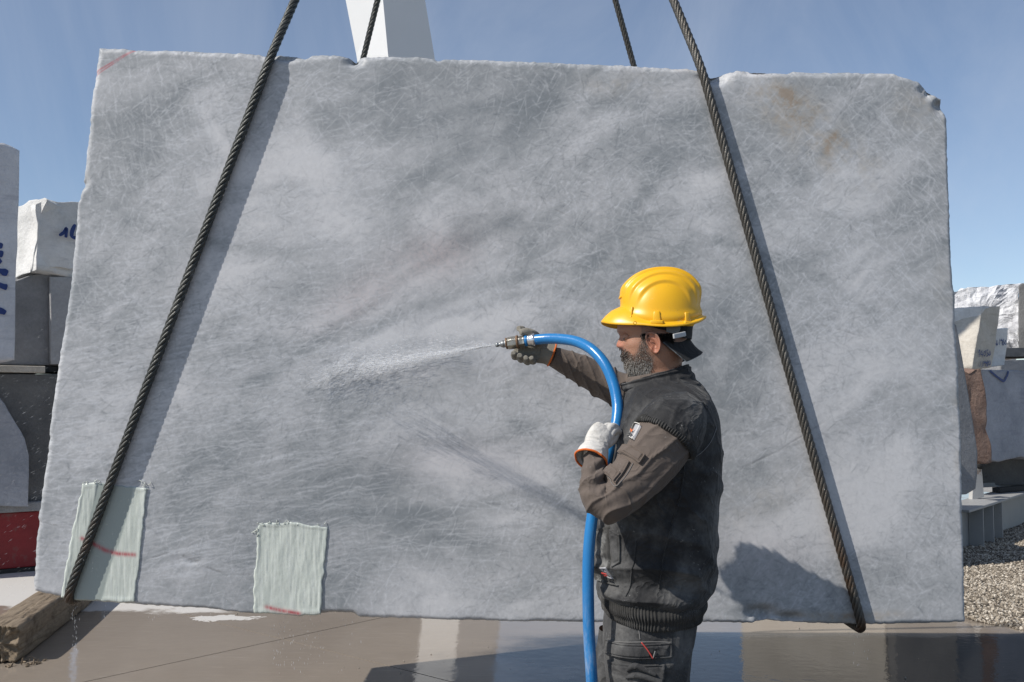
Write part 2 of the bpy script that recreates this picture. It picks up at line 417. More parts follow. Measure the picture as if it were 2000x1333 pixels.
    rust = rust * np.clip(.50 + 1.9 * fbm(p * np.array([16, 1, 16]), 5, 2.1, .66), 0, 1.7)
    red = np.zeros(px.shape)
    for (x0, y0, x1, y1, w) in ((186,142,266,94,1.6),(186,148,262,98,1.4),(190,138,250,104,1.1)):
        vx, vy = x1 - x0, y1 - y0; t = np.clip(((px - x0) * vx + (py - y0) * vy) / (vx * vx + vy * vy), 0, 1)
        red = np.maximum(red, np.exp(-(np.hypot(px - x0 - t * vx, py - y0 - t * vy) / w) ** 2) * .8)
    pink = st(860,500,60,40) + .9 * st(690,590,90,36,-.5) + .6 * st(820,505,160,60,-.4) + .5 * st(900,900,160,50) + .5 * st(1490,1080,140,60)
    light = st(400,250,60,90,.9) + st(1390,340,50,60) + .8 * st(720,440,70,60,-.4) + .7 * st(900,910,120,40) + .7 * st(960,600,200,60,-.3) + .8 * st(1250,240,60,30,.4) + .7 * st(850,640,160,40,-.3) + .6 * st(1700,900,150,140) + .6 * st(1250,1060,260,90) + .6*st(600,330,150,60,.2) + .5*st(800,800,160,70)
    dark = .8 * st(640,830,70,120,.1) + .8 * st(1020,860,110,40,.4) + .6 * st(1700,300,120,160) + .7 * st(560,1100,260,110) + .5 * st(300,330,120,120) + .6 * st(1080,230,60,70) + .5*st(830,1030,200,90) + .5*st(1190,700,150,60,.3)
    # the stone's own figure: soft clouds, crystalline fibres and saw scratches laid stroke by stroke
    q3 = np.stack([p[..., 0], np.zeros(px.shape), p[..., 2]], -1)
    wp = q3 + .16 * np.stack([fbm(q3 * 2.1 + 7, 3), np.zeros(px.shape), fbm(q3 * 2.1 + 31, 3)], -1)
    ca, sa = math.cos(.45), math.sin(.45)
    wr = np.stack([wp[..., 0] * ca + wp[..., 2] * sa, wp[..., 1], -wp[..., 0] * sa + wp[..., 2] * ca], -1)
    tone = .50 + .52 * fbm(wp * 2.6 + 3, 7, 2.1, .62) + .44 * fbm(wr * np.array([1.9, 1, 5.5]) + 11, 7, 2.1, .66) + .34 * fbm(wr * np.array([6, 1, 13]), 5, 2.1, .62)
    tone = tone + .20 * np.clip(light, 0, 1.3) - .22 * np.clip(dark, 0, 1.2)
    m5, m9 = 1 + .5 * fbm(q3 * 5, 2), 1 + fbm(q3 * 9, 3)
    for poly, w, k in (([(480,760),(650,650),(760,565),(900,482),(1010,425)],13,.30),([(640,700),(790,610),(1000,545),(1160,515)],15,.22),([(820,640),(960,585),(1100,560)],10,.2),([(760,260),(900,215),(1080,200),(1250,205)],16,.22),([(1000,820),(1090,880),(1180,970)],16,.26),([(1400,470),(1560,520),(1700,610)],16,.2),
                       ([(250,430),(400,470),(560,500),(640,480)],14,.18),([(700,1010),(860,1000),(1030,970)],18,.2),([(1300,330),(1220,420),(1080,470)],14,.18),([(360,690),(460,620),(600,560)],14,.2)):
        tone = tone - k * np.exp(-(dseg(poly) / w / m5) ** 2) * m9
    for poly, w, k in (([(560,640),(700,585),(850,520),(960,470)],22,.22),([(560,720),(760,665),(980,625),(1150,600)],24,.22),([(700,850),(880,830),(1000,800)],24,.16),([(820,920),(960,900),(1060,930)],22,.22),([(380,200),(430,270),(470,330)],16,.22),([(1420,1060),(1560,1010),(1760,940)],36,.18),([(1350,330),(1400,380),(1380,440)],26,.2),([(640,440),(740,410),(860,440)],22,.16)):
        tone = tone + k * np.exp(-(dseg(poly) / w / m5) ** 2) * m9
    wet = np.clip(1.1 * st(560,900,230,260) + st(700,740,200,70) + .7 * st(560,1080,220,140), 0, 1) * np.clip(.7 + .9 * fbm(q3 * np.array([9, 1, 2.2]), 4), 0, 1.2); wet = np.clip(wet, 0, 1)
    fibw = np.zeros((NU, NV)); fibd = np.zeros((NU, NV)); rs = np.random.default_rng(21)
    def strokes_in(buf, n, lmin, lmax, amin, amax, seed):
        cx = rs.uniform(-.05, W + .05, n); cy = rs.uniform(-.05, HH + .05, n)
        loc = np.stack([cx * .9, np.full(n, seed), cy * .9], -1)
        ang = 1.5 * fbm(loc, 2) + np.array([.15, -.6, .75, 1.35, -1.2])[rs.choice(5, n, p=[.36, .2, .2, .12, .12])] + rs.normal(0, .22, n)
        ang = np.where(rs.random(n) < smooth(.9, 1.9, cx) * 0 + smooth(1.4, .4, cx) * .55 * smooth(1.4, .7, cy), .22 + rs.normal(0, .2, n), ang)
        ln = lmin + (lmax - lmin) * rs.random(n) ** 2.2; cur = rs.normal(0, 1.0, n); am = rs.uniform(amin, amax, n)
        dens = np.clip(.45 + 1.1 * fbm(np.stack([cx * 2.3, np.full(n, seed + 3.), cy * 2.3], -1), 3), 0, 1); ok = rs.random(n) < dens + .15
        K = int(lmax / .0016); t = np.linspace(0, 1, K)
        for i0 in range(0, n, 2000):
            m = slice(i0, i0 + 2000); k = ok[m]
            l = ln[m][k][:, None]; a = ang[m][k][:, None] + cur[m][k][:, None] * l * (t - .5)
            a = a + .10 * vnoise(np.stack([t[None] * l * 30 + cx[m][k][:, None] * 91, cy[m][k][:, None] * 77 + 0 * t[None], 0 * a], -1))
            x = cx[m][k][:, None] + np.cumsum(np.cos(a), 1) * l / K; y = cy[m][k][:, None] + np.cumsum(np.sin(a), 1) * l / K
            wgt = am[m][k][:, None] * np.clip(np.minimum(t, 1 - t) * 6, 0, 1) * (l / K / .0022)
            fx = x / W * (NU - 1); fy = y / HH * (NV - 1); ix = np.floor(fx).astype(int); iy = np.floor(fy).astype(int); ax = fx - ix; ay = fy - iy
            inb = (ix >= 0) & (iy >= 0) & (ix < NU - 1) & (iy < NV - 1)
            for dx, dy, ww in ((0, 0, (1 - ax) * (1 - ay)), (1, 0, ax * (1 - ay)), (0, 1, (1 - ax) * ay), (1, 1, ax * ay)):
                buf += np.bincount((ix[inb] + dx) * NV + iy[inb] + dy, (wgt * ww)[inb], NU * NV).reshape(NU, NV)
    strokes_in(fibw, 25000, .010, .10, .14, .48, 1.); strokes_in(fibw, 1300, .06, .26, .14, .42, 2.); strokes_in(fibd, 25000, .010, .07, .12, .42, 5.)
    def sweep(n, x0, x1, y0, y1, a0, sd, lmin, lmax, amin, amax, k0):
        for _ in range(n):                                            # long parallel saw arcs in a few places
            x, y = rs.uniform(x0, x1), rs.uniform(y0, y1); l = rs.uniform(lmin, lmax); a = a0 + rs.normal(0, sd); K = int(l / .0018); t = np.linspace(0, 1, K)
            aa = a + k0 * (t - .5) * l; xs = x + np.cumsum(np.cos(aa)) * l / K; ys = y + np.cumsum(np.sin(aa)) * l / K; am = rs.uniform(amin, amax) * np.clip(np.minimum(t, 1 - t) * 5, 0, 1)
            fx = xs / W * (NU - 1); fy = ys / HH * (NV - 1); ix = np.floor(fx).astype(int); iy = np.floor(fy).astype(int); ax, ay = fx - ix, fy - iy; inb = (ix >= 0) & (iy >= 0) & (ix < NU - 1) & (iy < NV - 1)
            for dx, dy, ww in ((0, 0, (1 - ax) * (1 - ay)), (1, 0, ax * (1 - ay)), (0, 1, (1 - ax) * ay), (1, 1, ax * ay)):
                np.add.at(fibw, (ix[inb] + dx, iy[inb] + dy), (am * ww)[inb])
    sweep(900, -.05, 1.0, .05, 1.0, .22, .12, .05, .28, .10, .42, -.8); sweep(420, .5, 2.0, .1, .7, .05, .16, .05, .3, .08, .35, .5); sweep(420, 2.2, 3.1, .9, 1.8, -.75, .16, .04, .16, .1, .4, 0); sweep(260, 2.3, 3.1, .9, 1.8, .8, .16, .04, .16, .1, .4, 0)
    sweep(300, .2, 1.0, 1.1, 1.8, .35, .2, .05, .25, .08, .36, .4); sweep(260, .0, .5, 1.3, 1.8, 1.9, .15, .03, .12, .1, .4, 0)
    fibw = np.clip(fibw, 0, 1.0); fibd = np.clip(fibd, 0, 1.0)
    keepf = 1 - .55 * smooth(.62, .95, tone); fibw = fibw * keepf; fibd = fibd * keepf
    V1 = p.reshape(-1, 3); faces = [grid_faces(NU, NV)]
    idx = lambda i, k: i * NV + k
    ring = [idx(i, 0) for i in range(NU)] + [idx(NU - 1, k) for k in range(1, NV)] + [idx(i, NV - 1) for i in range(NU - 2, -1, -1)] + [idx(0, k) for k in range(NV - 2, 0, -1)]
    ring = np.array(ring); m = len(ring); loops = [ring]; Vs = [V1]; base = len(V1)
    cen = np.array([V1[:, 0].mean(), D, V1[:, 2].mean()])
    for yy in (.03, .08, .2, .4, .7, 1.1, 1.5, TH):
        w = V1[ring].copy(); w[:, 1] = D + yy
        k = fbm(np.stack([w[:, 0], w[:, 1], w[:, 2]], -1) * 6, 4)
        dirv = w - cen; dirv[:, 1] = 0; dirv /= np.linalg.norm(dirv, axis=1, keepdims=True)
        w += dirv * (.006 * k - .004)[:, None]
        Vs.append(w); loops.append(np.arange(base, base + m)); base += m
    for a, b in zip(loops[:-1], loops[1:]):
        faces.append(np.stack([a, b, np.roll(b, -1), np.roll(a, -1)], -1))
    Vs.append(np.array([[cen[0], D + TH, cen[2]]])); ci = base; a = loops[-1]
    faces.append(np.stack([a, np.full(m, ci), np.full(m, ci), np.roll(a, -1)], -1)[:, [0, 1, 3, 3]][:0])
    Vall = np.vstack(Vs); Fq = np.vstack([f for f in faces if len(f)])
    root = empty('marble_block', (cen[0], D + TH / 2, V1[:, 2].min()), 'huge rough sawn grey white marble block hanging in two wire rope slings', 'marble block')
    o = mobj('stone', Vall, Fq, None, root, True)
    ext = len(Vall) - len(V1)
    def full(a): return np.concatenate([a.ravel(), np.tile(a.ravel()[ring], 8), [0]])
    for nme, arr in (('rust', rust), ('red', red), ('crack', crack), ('pink', pink), ('tone', tone), ('fibw', fibw), ('fibd', fibd), ('wet', wet)): fattr(o, nme, full(arr))
    # back face
    bk = Vs[-2]; mobj('back_face', np.vstack([bk, [[cen[0], D + TH, cen[2]]]]), [(k, (k + 1) % m, m) for k in range(m)], None, root, False)
    return root, o
BLOCK, STONE = slab()
def mat_marble():
    t = NT('rough_marble'); p = t.obj
    c = t.math('ADD', t.attr('tone'), t.math('MULTIPLY', t.math('SUBTRACT', t.noise(p, 30, 4, .65), .5), .22))
    col = t.ramp(c, [(.05, (.248, .268, .282, 1)), (.34, (.352, .366, .377, 1)), (.58, (.468, .475, .486, 1)), (.92, (.622, .620, .626, 1))])
    fw, fd = t.attr('fibw'), t.attr('fibd')
    col = t.mix(t.math('MULTIPLY', fw, .54), col, (.64, .65, .67, 1))
    col = t.mix(t.math('MULTIPLY', fd, .52), col, (.15, .168, .182, 1))
    mott = t.noise(p, 85, 4, .7); col = t.mix(.42, col, t.mix(mott, (.10, .10, .11, 1), (.66, .66, .66, 1)), 'OVERLAY')
    col = t.mix(t.math('MULTIPLY', t.attr('pink'), t.rng(mott, .3, .7, .1, .34)), col, (.50, .405, .40, 1))
    rs = t.math('MULTIPLY', t.attr('rust'), t.rng(mott, .25, .65, .35, 1.0), True)
    col = t.mix(t.math('MULTIPLY', rs, .55), col, (.36, .29, .19, 1))
    col = t.mix(t.math('MULTIPLY', t.math('MULTIPLY', rs, t.math('MULTIPLY', rs, rs)), .25), col, (.20, .085, .03, 1))
    col = t.mix(t.math('MULTIPLY', t.attr('red'), t.rng(mott, .3, .6, .3, 1.)), col, (.42, .10, .12, 1))
    col = t.mix(t.attr('crack'), col, (.07, .065, .06, 1))
    r = t.math('ADD', .40, t.math('MULTIPLY', mott, .3)); wet = t.attr('wet'); r = t.math('SUBTRACT', r, t.math('MULTIPLY', wet, .28)); col = t.mix(t.math('MULTIPLY', wet, .16), col, (.20, .215, .23, 1))
    return t.fin(col, r, t.bump(mott, .05, .003), spec=.45)
M_marble = mat_marble()
STONE.data.materials.append(M_marble)
for c in BLOCK.children:
    if c.name == 'back_face': c.data.materials.append(M_marble)

# front-face height under a pixel (for things glued on)
def front(px, py, off): return P(px, py, D - off)

# resin and glass-fibre patches glued on
def mat_resin():
    t = NT('resin_glass_fibre'); p = t.obj
    thr = t.noise(t.map(p, (0, .06, 0), (150, 1, 4)), 1., 3, .6); 
    col = t.mix(t.noise(p, 14, 5, .6), (.44, .48, .43, 1), (.62, .655, .60, 1))
    col = t.mix(t.rng(thr, .45, .62, 0, .5), col, (.70, .73, .68, 1))
    bare_shade = t.math('MULTIPLY', t.attr('bare_shade'), 1.0); col = t.mix(bare_shade, col, (.33, .37, .345, 1))  # smoother strip, with the rope's shade painted into its darker colour
    col = t.mix(t.math('MULTIPLY', t.attr('red'), t.rng(thr, .3, .6, .55, 1.)), col, (.42, .09, .10, 1))
    h = t.math('ADD', t.math('MULTIPLY', thr, .6), t.math('MULTIPLY', t.noise(p, 45, 4, .6), t.math('SUBTRACT', 1.3, bare_shade)))
    return t.fin(col, t.math('ADD', .10, t.math('MULTIPLY', t.noise(p, 30, 3), .25)), t.bump(h, .14, .004), spec=.5)
M_resin = mat_resin()
def patch(lf, rt, tp, bt, label, redline, bare_shade, thick=.006, seed=0):
    NU, NV = 90, 110
    U, V = np.meshgrid(np.linspace(0, 1, NU), np.linspace(0, 1, NV), indexing='ij')
    lf, rt, tp, bt = [np.array(a, float) for a in (lf, rt, tp, bt)]
    ip = lambda q, k, t: np.stack([np.interp(t, np.linspace(0, 1, len(q)), q[:, 0]), np.interp(t, np.linspace(0, 1, len(q)), q[:, 1])], -1)
    Lc, Rc, Tc, Bc = ip(lf, 1, V), ip(rt, 1, V), ip(tp, 0, U), ip(bt, 0, U)
    S = (1 - U)[..., None] * Lc + U[..., None] * Rc + (1 - V)[..., None] * Tc + V[..., None] * Bc - ((1 - U) * (1 - V))[..., None] * lf[0] - (U * (1 - V))[..., None] * rt[0] - ((1 - U) * V)[..., None] * lf[-1] - (U * V)[..., None] * rt[-1]
    e = np.minimum(np.minimum(U, 1 - U), np.minimum(V, 1 - V))
    nz = np.stack([S[..., 0] / 9, S[..., 1] / 14, np.full(U.shape, seed)], -1)
    k = np.exp(-(e / .06) ** 2); S[..., 0] += k * 3.5 * fbm(nz * .8, 3); S[..., 1] += k * 2.5 * fbm(nz * .8 + 40, 3)
    b = bare_shade(S[..., 0], S[..., 1]) if bare_shade else np.zeros(U.shape)
    nz2 = np.stack([S[..., 0] / 26, S[..., 1] / 60, np.full(U.shape, seed)], -1)
    off = thick * (.6 + .55 * np.clip(fbm(nz2, 4) + .4, 0, 1.2) * (1 - .8 * b)) + .0010 * (1 - b) * fbm(np.stack([S[..., 0] / 5, S[..., 1] / 30, np.full(U.shape, seed + 3)], -1), 3)
    off = off + .0012 * np.exp(-((e - .03) / .025) ** 2) * (1 - b)
    edge = e < 1e-6; off = np.where(edge, -.004, off)
    pts = np.array([P(x, y, D - o) for x, y, o in zip(S[..., 0].ravel(), S[..., 1].ravel(), off.ravel())])
    o = mobj('resin_patch', pts, grid_faces(NU, NV), M_resin, BLOCK, True)
    o['label'] = label
    red = np.zeros(U.shape)
    for (x0, y0), (x1, y1) in zip(redline[:-1], redline[1:]):
        vx, vy = x1 - x0, y1 - y0; t = np.clip(((S[..., 0] - x0) * vx + (S[..., 1] - y0) * vy) / (vx * vx + vy * vy), 0, 1)
        red = np.maximum(red, np.exp(-(np.hypot(S[..., 0] - x0 - t * vx, S[..., 1] - y0 - t * vy) / 4.2) ** 2))
    fattr(o, 'red', red.ravel()); fattr(o, 'bare_shade', b.ravel())
    return o
def bare_shade1(x, y):  # band beside the rope that gets the painted rope shade
    xr = np.interp(y, [950, 1000, 1040, 1080, 1110, 1140, 1180], [262, 252, 240, 226, 215, 208, 198]); xl = np.interp(y, [950, 1180], [190, 140])
    return smooth(xl - 2, xl + 2, x) * smooth(xr + 3, xr - 3, x)
patch([(160,944),(152,985),(140,1040),(132,1090),(122,1140),(118,1168)], [(288,953),(285,985),(279,1040),(274,1090),(268,1140),(263,1178)], [(160,944),(190,941),(220,946),(250,950),(288,953)], [(118,1168),(150,1172),(190,1174),(230,1177),(263,1178)],
      'pale green resin patch with a red marker stroke crossing it under the rope', [(160,1052),(178,1060),(205,1075),(230,1082),(262,1084)], bare_shade1, .0032, 2)
patch([(505,1021),(500,1060),(497,1110),(495,1150),(493,1197)], [(642,1031),(640,1060),(634,1110),(630,1150),(626,1201)], [(505,1021),(540,1022),(570,1019),(600,1025),(642,1031)], [(493,1197),(530,1199),(570,1203),(600,1203),(626,1201)],
      'pale green resin patch standing alone right of the rope', [(520,1186),(545,1192),(585,1199)], None, .0042, 11)
# thin clear resin smeared round the first patch, torn glass threads on the patch edges
def film(poly, seed):
    c = np.mean(poly, 0); out = []
    for k in range(len(poly)):
        a = np.array(poly[k], float); b = np.array(poly[(k + 1) % len(poly)], float)
        for q in np.linspace(0, 1, 8, endpoint=False): out.append(a + (b - a) * q)
    out = np.array(out); n = len(out); out += 2.2 * np.stack([fbm(np.stack([out[:, 0] / 7, out[:, 1] / 7, np.full(n, seed)], -1), 3), fbm(np.stack([out[:, 0] / 7, out[:, 1] / 7, np.full(n, seed + 9)], -1), 3)], -1)
    V = []; 
    for s, o in ((1.0, -.001), (.95, .0010), (.6, .0009), (.0, .0009)):
        for q in out: V.append(P(*(c + (q - c) * s), D - o))
    f = [tuple(x) for x in np.vstack([np.stack([np.arange(n) + r * n, (np.arange(n) + 1) % n + r * n, (np.arange(n) + 1) % n + (r + 1) * n, np.arange(n) + (r + 1) * n], -1) for r in range(3)])]
    return mobj('resin_film', V, f, M_film, BLOCK, True)
M_film = simple('thin_resin_film', (.46, .475, .465), .25, .12, 20, .35, 60)
0 and film([(150,942),(165,942),(150,985),(140,1035),(128,1100),(119,1165),(112,1166),(118,1110),(122,1060),(135,1015),(142,975)], 3)
0 and film([(284,960),(300,972),(306,1000),(308,1030),(296,1050),(292,1080),(283,1105),(270,1120),(274,1080),(279,1030)], 5)
0 and film([(352,1085),(372,1092),(395,1103),(392,1112),(370,1108),(350,1102),(340,1094)], 8)
def threads():
    parts = []
    def th(x, y, ang, ln, curl):
        q = []; a = ang
        for k in range(6):
            q.append(P(x, y, D - .004 - .002 * math.sin(k))); x += math.cos(a) * ln / 5; y += math.sin(a) * ln / 5; a += curl
        parts.append(tube(q, [.0011] * 6, 4, 16))
    for k in range(6): th(random.uniform(276, 290), random.uniform(946, 962), random.uniform(-2.6, .3), random.uniform(5, 16), random.uniform(-.6, .6))
    for k in range(9): th(random.uniform(158, 215), 944 + random.uniform(-2, 2), random.uniform(-2.8, -.3), random.uniform(3, 8), random.uniform(-.6, .6))
    for k in range(14): th(random.uniform(505, 640), 1023 + random.uniform(-2, 5), random.uniform(-2.8, -.3), random.uniform(3, 9), random.uniform(-.7, .7))
    for k in range(4): th(random.uniform(500, 506), random.uniform(1030, 1050), random.uniform(2.5, 3.8), random.uniform(6, 16), random.uniform(-.9, .9))
    V, f = merge(parts); props(mobj('glass_thread', V, f, M_resin, BLOCK, True), kind='stuff')
threads()

# ------------------------------------------------------------------ wire rope slings
def mat_rope(name, c1, c2, rust):
    t = NT(name); p = t.obj
    col = t.mix(t.noise(p, 30, 5, .6), c1, c2); col = t.mix(t.rng(t.noise(p, 7, 6, .7), .52, .75, 0, .5), col, (.24, .235, .22, 1))
    col = t.mix(t.math('MULTIPLY', t.rng(t.sep(t.pos)[2], 1.5, .7), t.rng(t.noise(p, 14, 6, .65), .42, .68, 0, rust)), col, (.085, .045, .022, 1))
    w = t.noise(p, 350, 2, .5)
    return t.fin(col, .42, t.bump(w, .5, .003), .55, .5)
M_rope1 = mat_rope('wire_rope_dark', (.030, .032, .030, 1), (.085, .088, .082, 1), .7)
M_rope2 = mat_rope('wire_rope_brownish', (.050, .046, .040, 1), (.13, .12, .105, 1), .95)
HOOK = P(954, -880, D + TH / 2)
def sling(name, topf, botf, topb, mat, label):
    R = .0155
    zf = lambda px, py, o: P(px, py, D - o)
    A = zf(*topf, R * 1.0 + .001); B = zf(*botf, R * 1.0 + .001)
    zb = B[2] - .0
    Tb = P(*topb, D + TH + R)
    dn = (B - A) / np.linalg.norm(B - A)
    up = HOOK - A; up /= np.linalg.norm(up); upb = HOOK - Tb; upb /= np.linalg.norm(upb)
    hk = HOOK + np.array([.0, -.0, 0])
    pts = [hk, A + up * .25, A + up * .06, A + dn * .02, A + dn * .10]
    for q in (.15, .3, .45, .6, .75, .9): pts.append(A + (B - A) * q + np.array([0, -.0015, 0]))
    zbot = B[2]
    pts += [B - dn * .05 + np.array([0, -.001, 0]), B + np.array([0, .002, -.004]), B + np.array([.003, R * 1.1, -R * 1.1]), B + np.array([.004, .09, -R * 1.15])]
    yb = D + TH + R; Bb = np.array([B[0] + .02, yb, B[2] - .01])
    pts += [np.array([B[0] + .01, D + TH * .5, B[2] - R * 1.3]), Bb + np.array([0, -.09, -R]), Bb + np.array([0, -.01, 0])]
    db = (Tb - Bb) / np.linalg.norm(Tb - Bb)
    pts += [Bb + db * .05, Bb + db * .8, Tb - db * .05, Tb + upb * .05, Tb + upb * .4, hk]
    pts = np.array(pts)
    # dense polyline (centripetal-ish: subdivide straight runs, round corners)
    seg = []; 
    for a, b in zip(pts[:-1], pts[1:]):
        n = max(1, int(np.linalg.norm(b - a) / .006)); seg.append(a + (b - a) * (np.arange(n) / n)[:, None])
    c = np.vstack(seg + [pts[-1:]])
    for _ in range(14): c[1:-1] = .25 * c[:-2] + .5 * c[1:-1] + .25 * c[2:]
    d = np.gradient(c, axis=0); ds = np.linalg.norm(d, axis=1, keepdims=True); d = d / ds; s = np.concatenate([[0], np.cumsum(np.linalg.norm(np.diff(c, axis=0), axis=1))])
    a = np.zeros_like(c); prev = np.array([0, -1., 0.05])
    for i in range(len(c)):
        prev = prev - d[i] * prev.dot(d[i]); prev /= np.linalg.norm(prev); a[i] = prev
    b = np.cross(d, a)
    root = empty(name, hk * 0 + np.array([B[0], D, B[2]]), label, 'wire rope', 'wire rope slings round the block')
    lay = .142; sr = R * .40; hr = R * .60; K = 7
    for k in range(6):
        ph = 2 * np.pi * s / lay + k * np.pi / 3
        cc = c + hr * (np.cos(ph)[:, None] * a + np.sin(ph)[:, None] * b)
        dd = np.gradient(cc, axis=0); dd /= np.linalg.norm(dd, axis=1, keepdims=True)
        o = np.cos(ph)[:, None] * a + np.sin(ph)[:, None] * b; o -= dd * np.sum(o * dd, 1, keepdims=True); o /= np.linalg.norm(o, axis=1, keepdims=True)
        q = np.cross(dd, o); th = np.arange(K) / K * 2 * np.pi
        V = cc[:, None] + sr * (np.cos(th)[None, :, None] * o[:, None] + np.sin(th)[None, :, None] * q[:, None])
        mobj('strand', V.reshape(-1, 3), grid_faces(len(c), K, True), mat, root, True)
    return root
sling('wire_rope_sling', (531, 106), (131, 1168), (655, 336), M_rope1, 'black twisted wire rope running down the left half of the block')
sling('wire_rope_sling', (1369, 131), (1684, 1222), (1300, 350), M_rope2, 'brownish twisted wire rope behind the worker, right half of the block')
# broken wires sticking out of the right-hand rope
# crane hook above the frame that carries the slings
def hook():
    root = empty('crane_hook', HOOK + np.array([0, 0, -.2]), 'grey steel crane hook above the block holding both slings', 'crane hook')
    m = simple('hook_steel', (.09, .09, .095), .45, .2, 10, .1, 60, .8)
    pth = [HOOK + np.array(q) for q in ((0, 0, .75), (0, 0, .45), (0, 0, .30), (.10, 0, .2), (.16, 0, .07), (.12, 0, -.06), (0, 0, -.1), (-.11, 0, -.05), (-.16, 0, .06), (-.15, 0, .14))]
    V, f = tube(pth, [.045, .045, .05, .055, .06, .062, .065, .055, .04, .015], 12); mobj('hook', V, f, m, root)
    V, f = box(HOOK + np.array([0, 0, .95]), (.22, 0, 0), (0, .12, 0), (0, 0, .24)); bevel(mobj('pulley_block', V, f, m, root, False), .03, 3)
hook()
# ------------------------------------------------------------------ yard behind the block
def unit(v): v = np.asarray(v, float); return v / np.linalg.norm(v)
def outline_block(poly, p0, n, depth, amp=.01, fr=4, seed=0, jit=0.0, edge=.012):
    """closed stone: front outline given by sight lines onto the plane (p0, n), run back by depth."""
    n = unit(n); q = np.array([PP(x, y, p0, n) for x, y in poly]); out = []
    for a, b in zip(q, np.roll(q, -1, 0)):
        k = max(2, int(np.linalg.norm(b - a) / .05)); out.append(a + (b - a) * (np.arange(k) / k)[:, None])
    out = np.vstack(out); m = len(out); c = out.mean(0)
    rad = out - c; rl = np.linalg.norm(rad, axis=1, keepdims=True); rd = rad / rl
    if jit: out = out + rd * (jit * fbm(out * 5 + seed, 4))[:, None]
    rings = []
    for s in (0.0, .12, .25, .4, .55, .7, .82, .92, .97): 
        w = c + (out - c) * s; w = w + n * (amp * fbm(w * fr + seed, 5))[:, None]; rings.append(w)
    w = out - rd * edge * .4 + n * (amp * fbm(out * fr + seed, 5) - edge * .15)[:, None]; rings.append(w)
    for dd in (.04, .15, .35, .55, .75, .9, 1.0):
        w = out - n * depth * dd; w = w + rd * (amp * 1.5 * fbm(w * fr + seed, 5))[:, None]; rings.append(w)
    for s in (.6, .0):
        w = c - n * depth + (out - c) * s; rings.append(w)
    V = np.vstack(rings); return V, grid_faces(len(rings), m, True)
def strokes(lines, p0, n, wd, mat, parent, name='painted_mark', off=.006):
    """hand-painted marks: flat brush strokes on a stone face, given as pixel polylines."""
    n = unit(n)
    for ln in lines:
        q = np.array([PP(x, y, p0, n) + n * off for x, y in ln]); t = np.linspace(0, 1, max(6, len(q) * 5)); c = cat_interp(q, t)
        d = np.gradient(c, axis=0); d /= np.linalg.norm(d, axis=1, keepdims=True); s = np.cross(d, n)
        w = wd * (.8 + .35 * fbm(c * 30, 2)) * (1 - .5 * np.abs(2 * t - 1) ** 6)
        V = np.stack([c + s * w[:, None], c - s * w[:, None]], 1).reshape(-1, 3); mobj(name, V, grid_faces(len(c), 2), mat, parent, True)
def mat_stone(name, a, b, fr=2.5, bump=.5, streak=None, rough=.75):
    t = NT(name); p = t.obj
    col = t.mix(t.ramp(t.noise(p, fr, 8, .65), [(.35, 0.), (.68, 1.)]), a, b)
    col = t.mix(.3, col, t.mix(t.noise(p, 40, 5, .7), (.15, .15, .15, 1), (.75, .75, .75, 1)), 'OVERLAY')
    if streak:
        col = t.mix(t.rng(t.noise(t.map(p, (.3, .4, .2), (2, 2, 14)), 1.2, 5, .6), .55, .72, 0, .6), col, streak)
    return t.fin(col, rough, t.bump(t.noise(p, 22, 8, .7), bump, .03), spec=.3)
M_white = mat_stone('white_marble', (.58, .575, .555, 1), (.78, .77, .75, 1), streak=(.42, .42, .43, 1))
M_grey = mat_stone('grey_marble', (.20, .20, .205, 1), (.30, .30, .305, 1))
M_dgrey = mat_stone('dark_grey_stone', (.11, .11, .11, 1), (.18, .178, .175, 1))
M_blue = mat_stone('bluish_marble', (.27, .285, .32, 1), (.42, .43, .47, 1), streak=(.24, .25, .29, 1))
M_beige = mat_stone('cream_limestone', (.46, .42, .36, 1), (.60, .56, .49, 1), streak=(.36, .32, .26, 1))
M_brown = mat_stone('brown_pink_travertine', (.20, .125, .095, 1), (.31, .215, .17, 1), 5, .9)
M_rough = mat_stone('split_white_marble', (.50, .50, .52, 1), (.85, .85, .86, 1), 7, 1.0)
M_paint = simple('blue_paint', (.012, .035, .16), .5, .4, 30, .1)
M_red = simple('red_painted_steel', (.20, .014, .018), .5, .35, 5, .15, 40, 0, .4, (.12, .09, .08, 1), 9, (.56, .8))
M_steel = simple('grey_painted_steel', (.33, .33, .325), .55, .15, 5, .1, 60, 0, .4, (.18, .10, .05, 1), 5, (.64, .8))
M_gantry = simple('white_painted_steel', (.72, .72, .71), .45, .04, 2, .05, 30)
M_dark = simple('dark_rubber_and_shade', (.02, .02, .02), .8, .3, 20, .2)

def thing_block(name, label, cat, poly, p0, n, depth, mat, marks=None, wd=.02, group=None, flat=False, **k):
    V, f = outline_block(poly, p0, n, depth, **k)
    root = empty(name, (V[:, 0].mean(), V[:, 1].mean(), V[:, 2].min()), label, cat, group)
    mobj('stone', V, f, mat, root, not flat)
    if marks: strokes(marks, p0, n, wd, M_paint, root, off=k.get('amp', .01) * .75 + .004)
    return root
NL = (.6, -.8, 0)                                   # faces of the left-hand stack look right and forward, out of the sun
pA = PG(0, 1122)
def left_pt(shift): return pA + unit(NL) * shift
G1 = 'marble blocks stacked at the left edge'
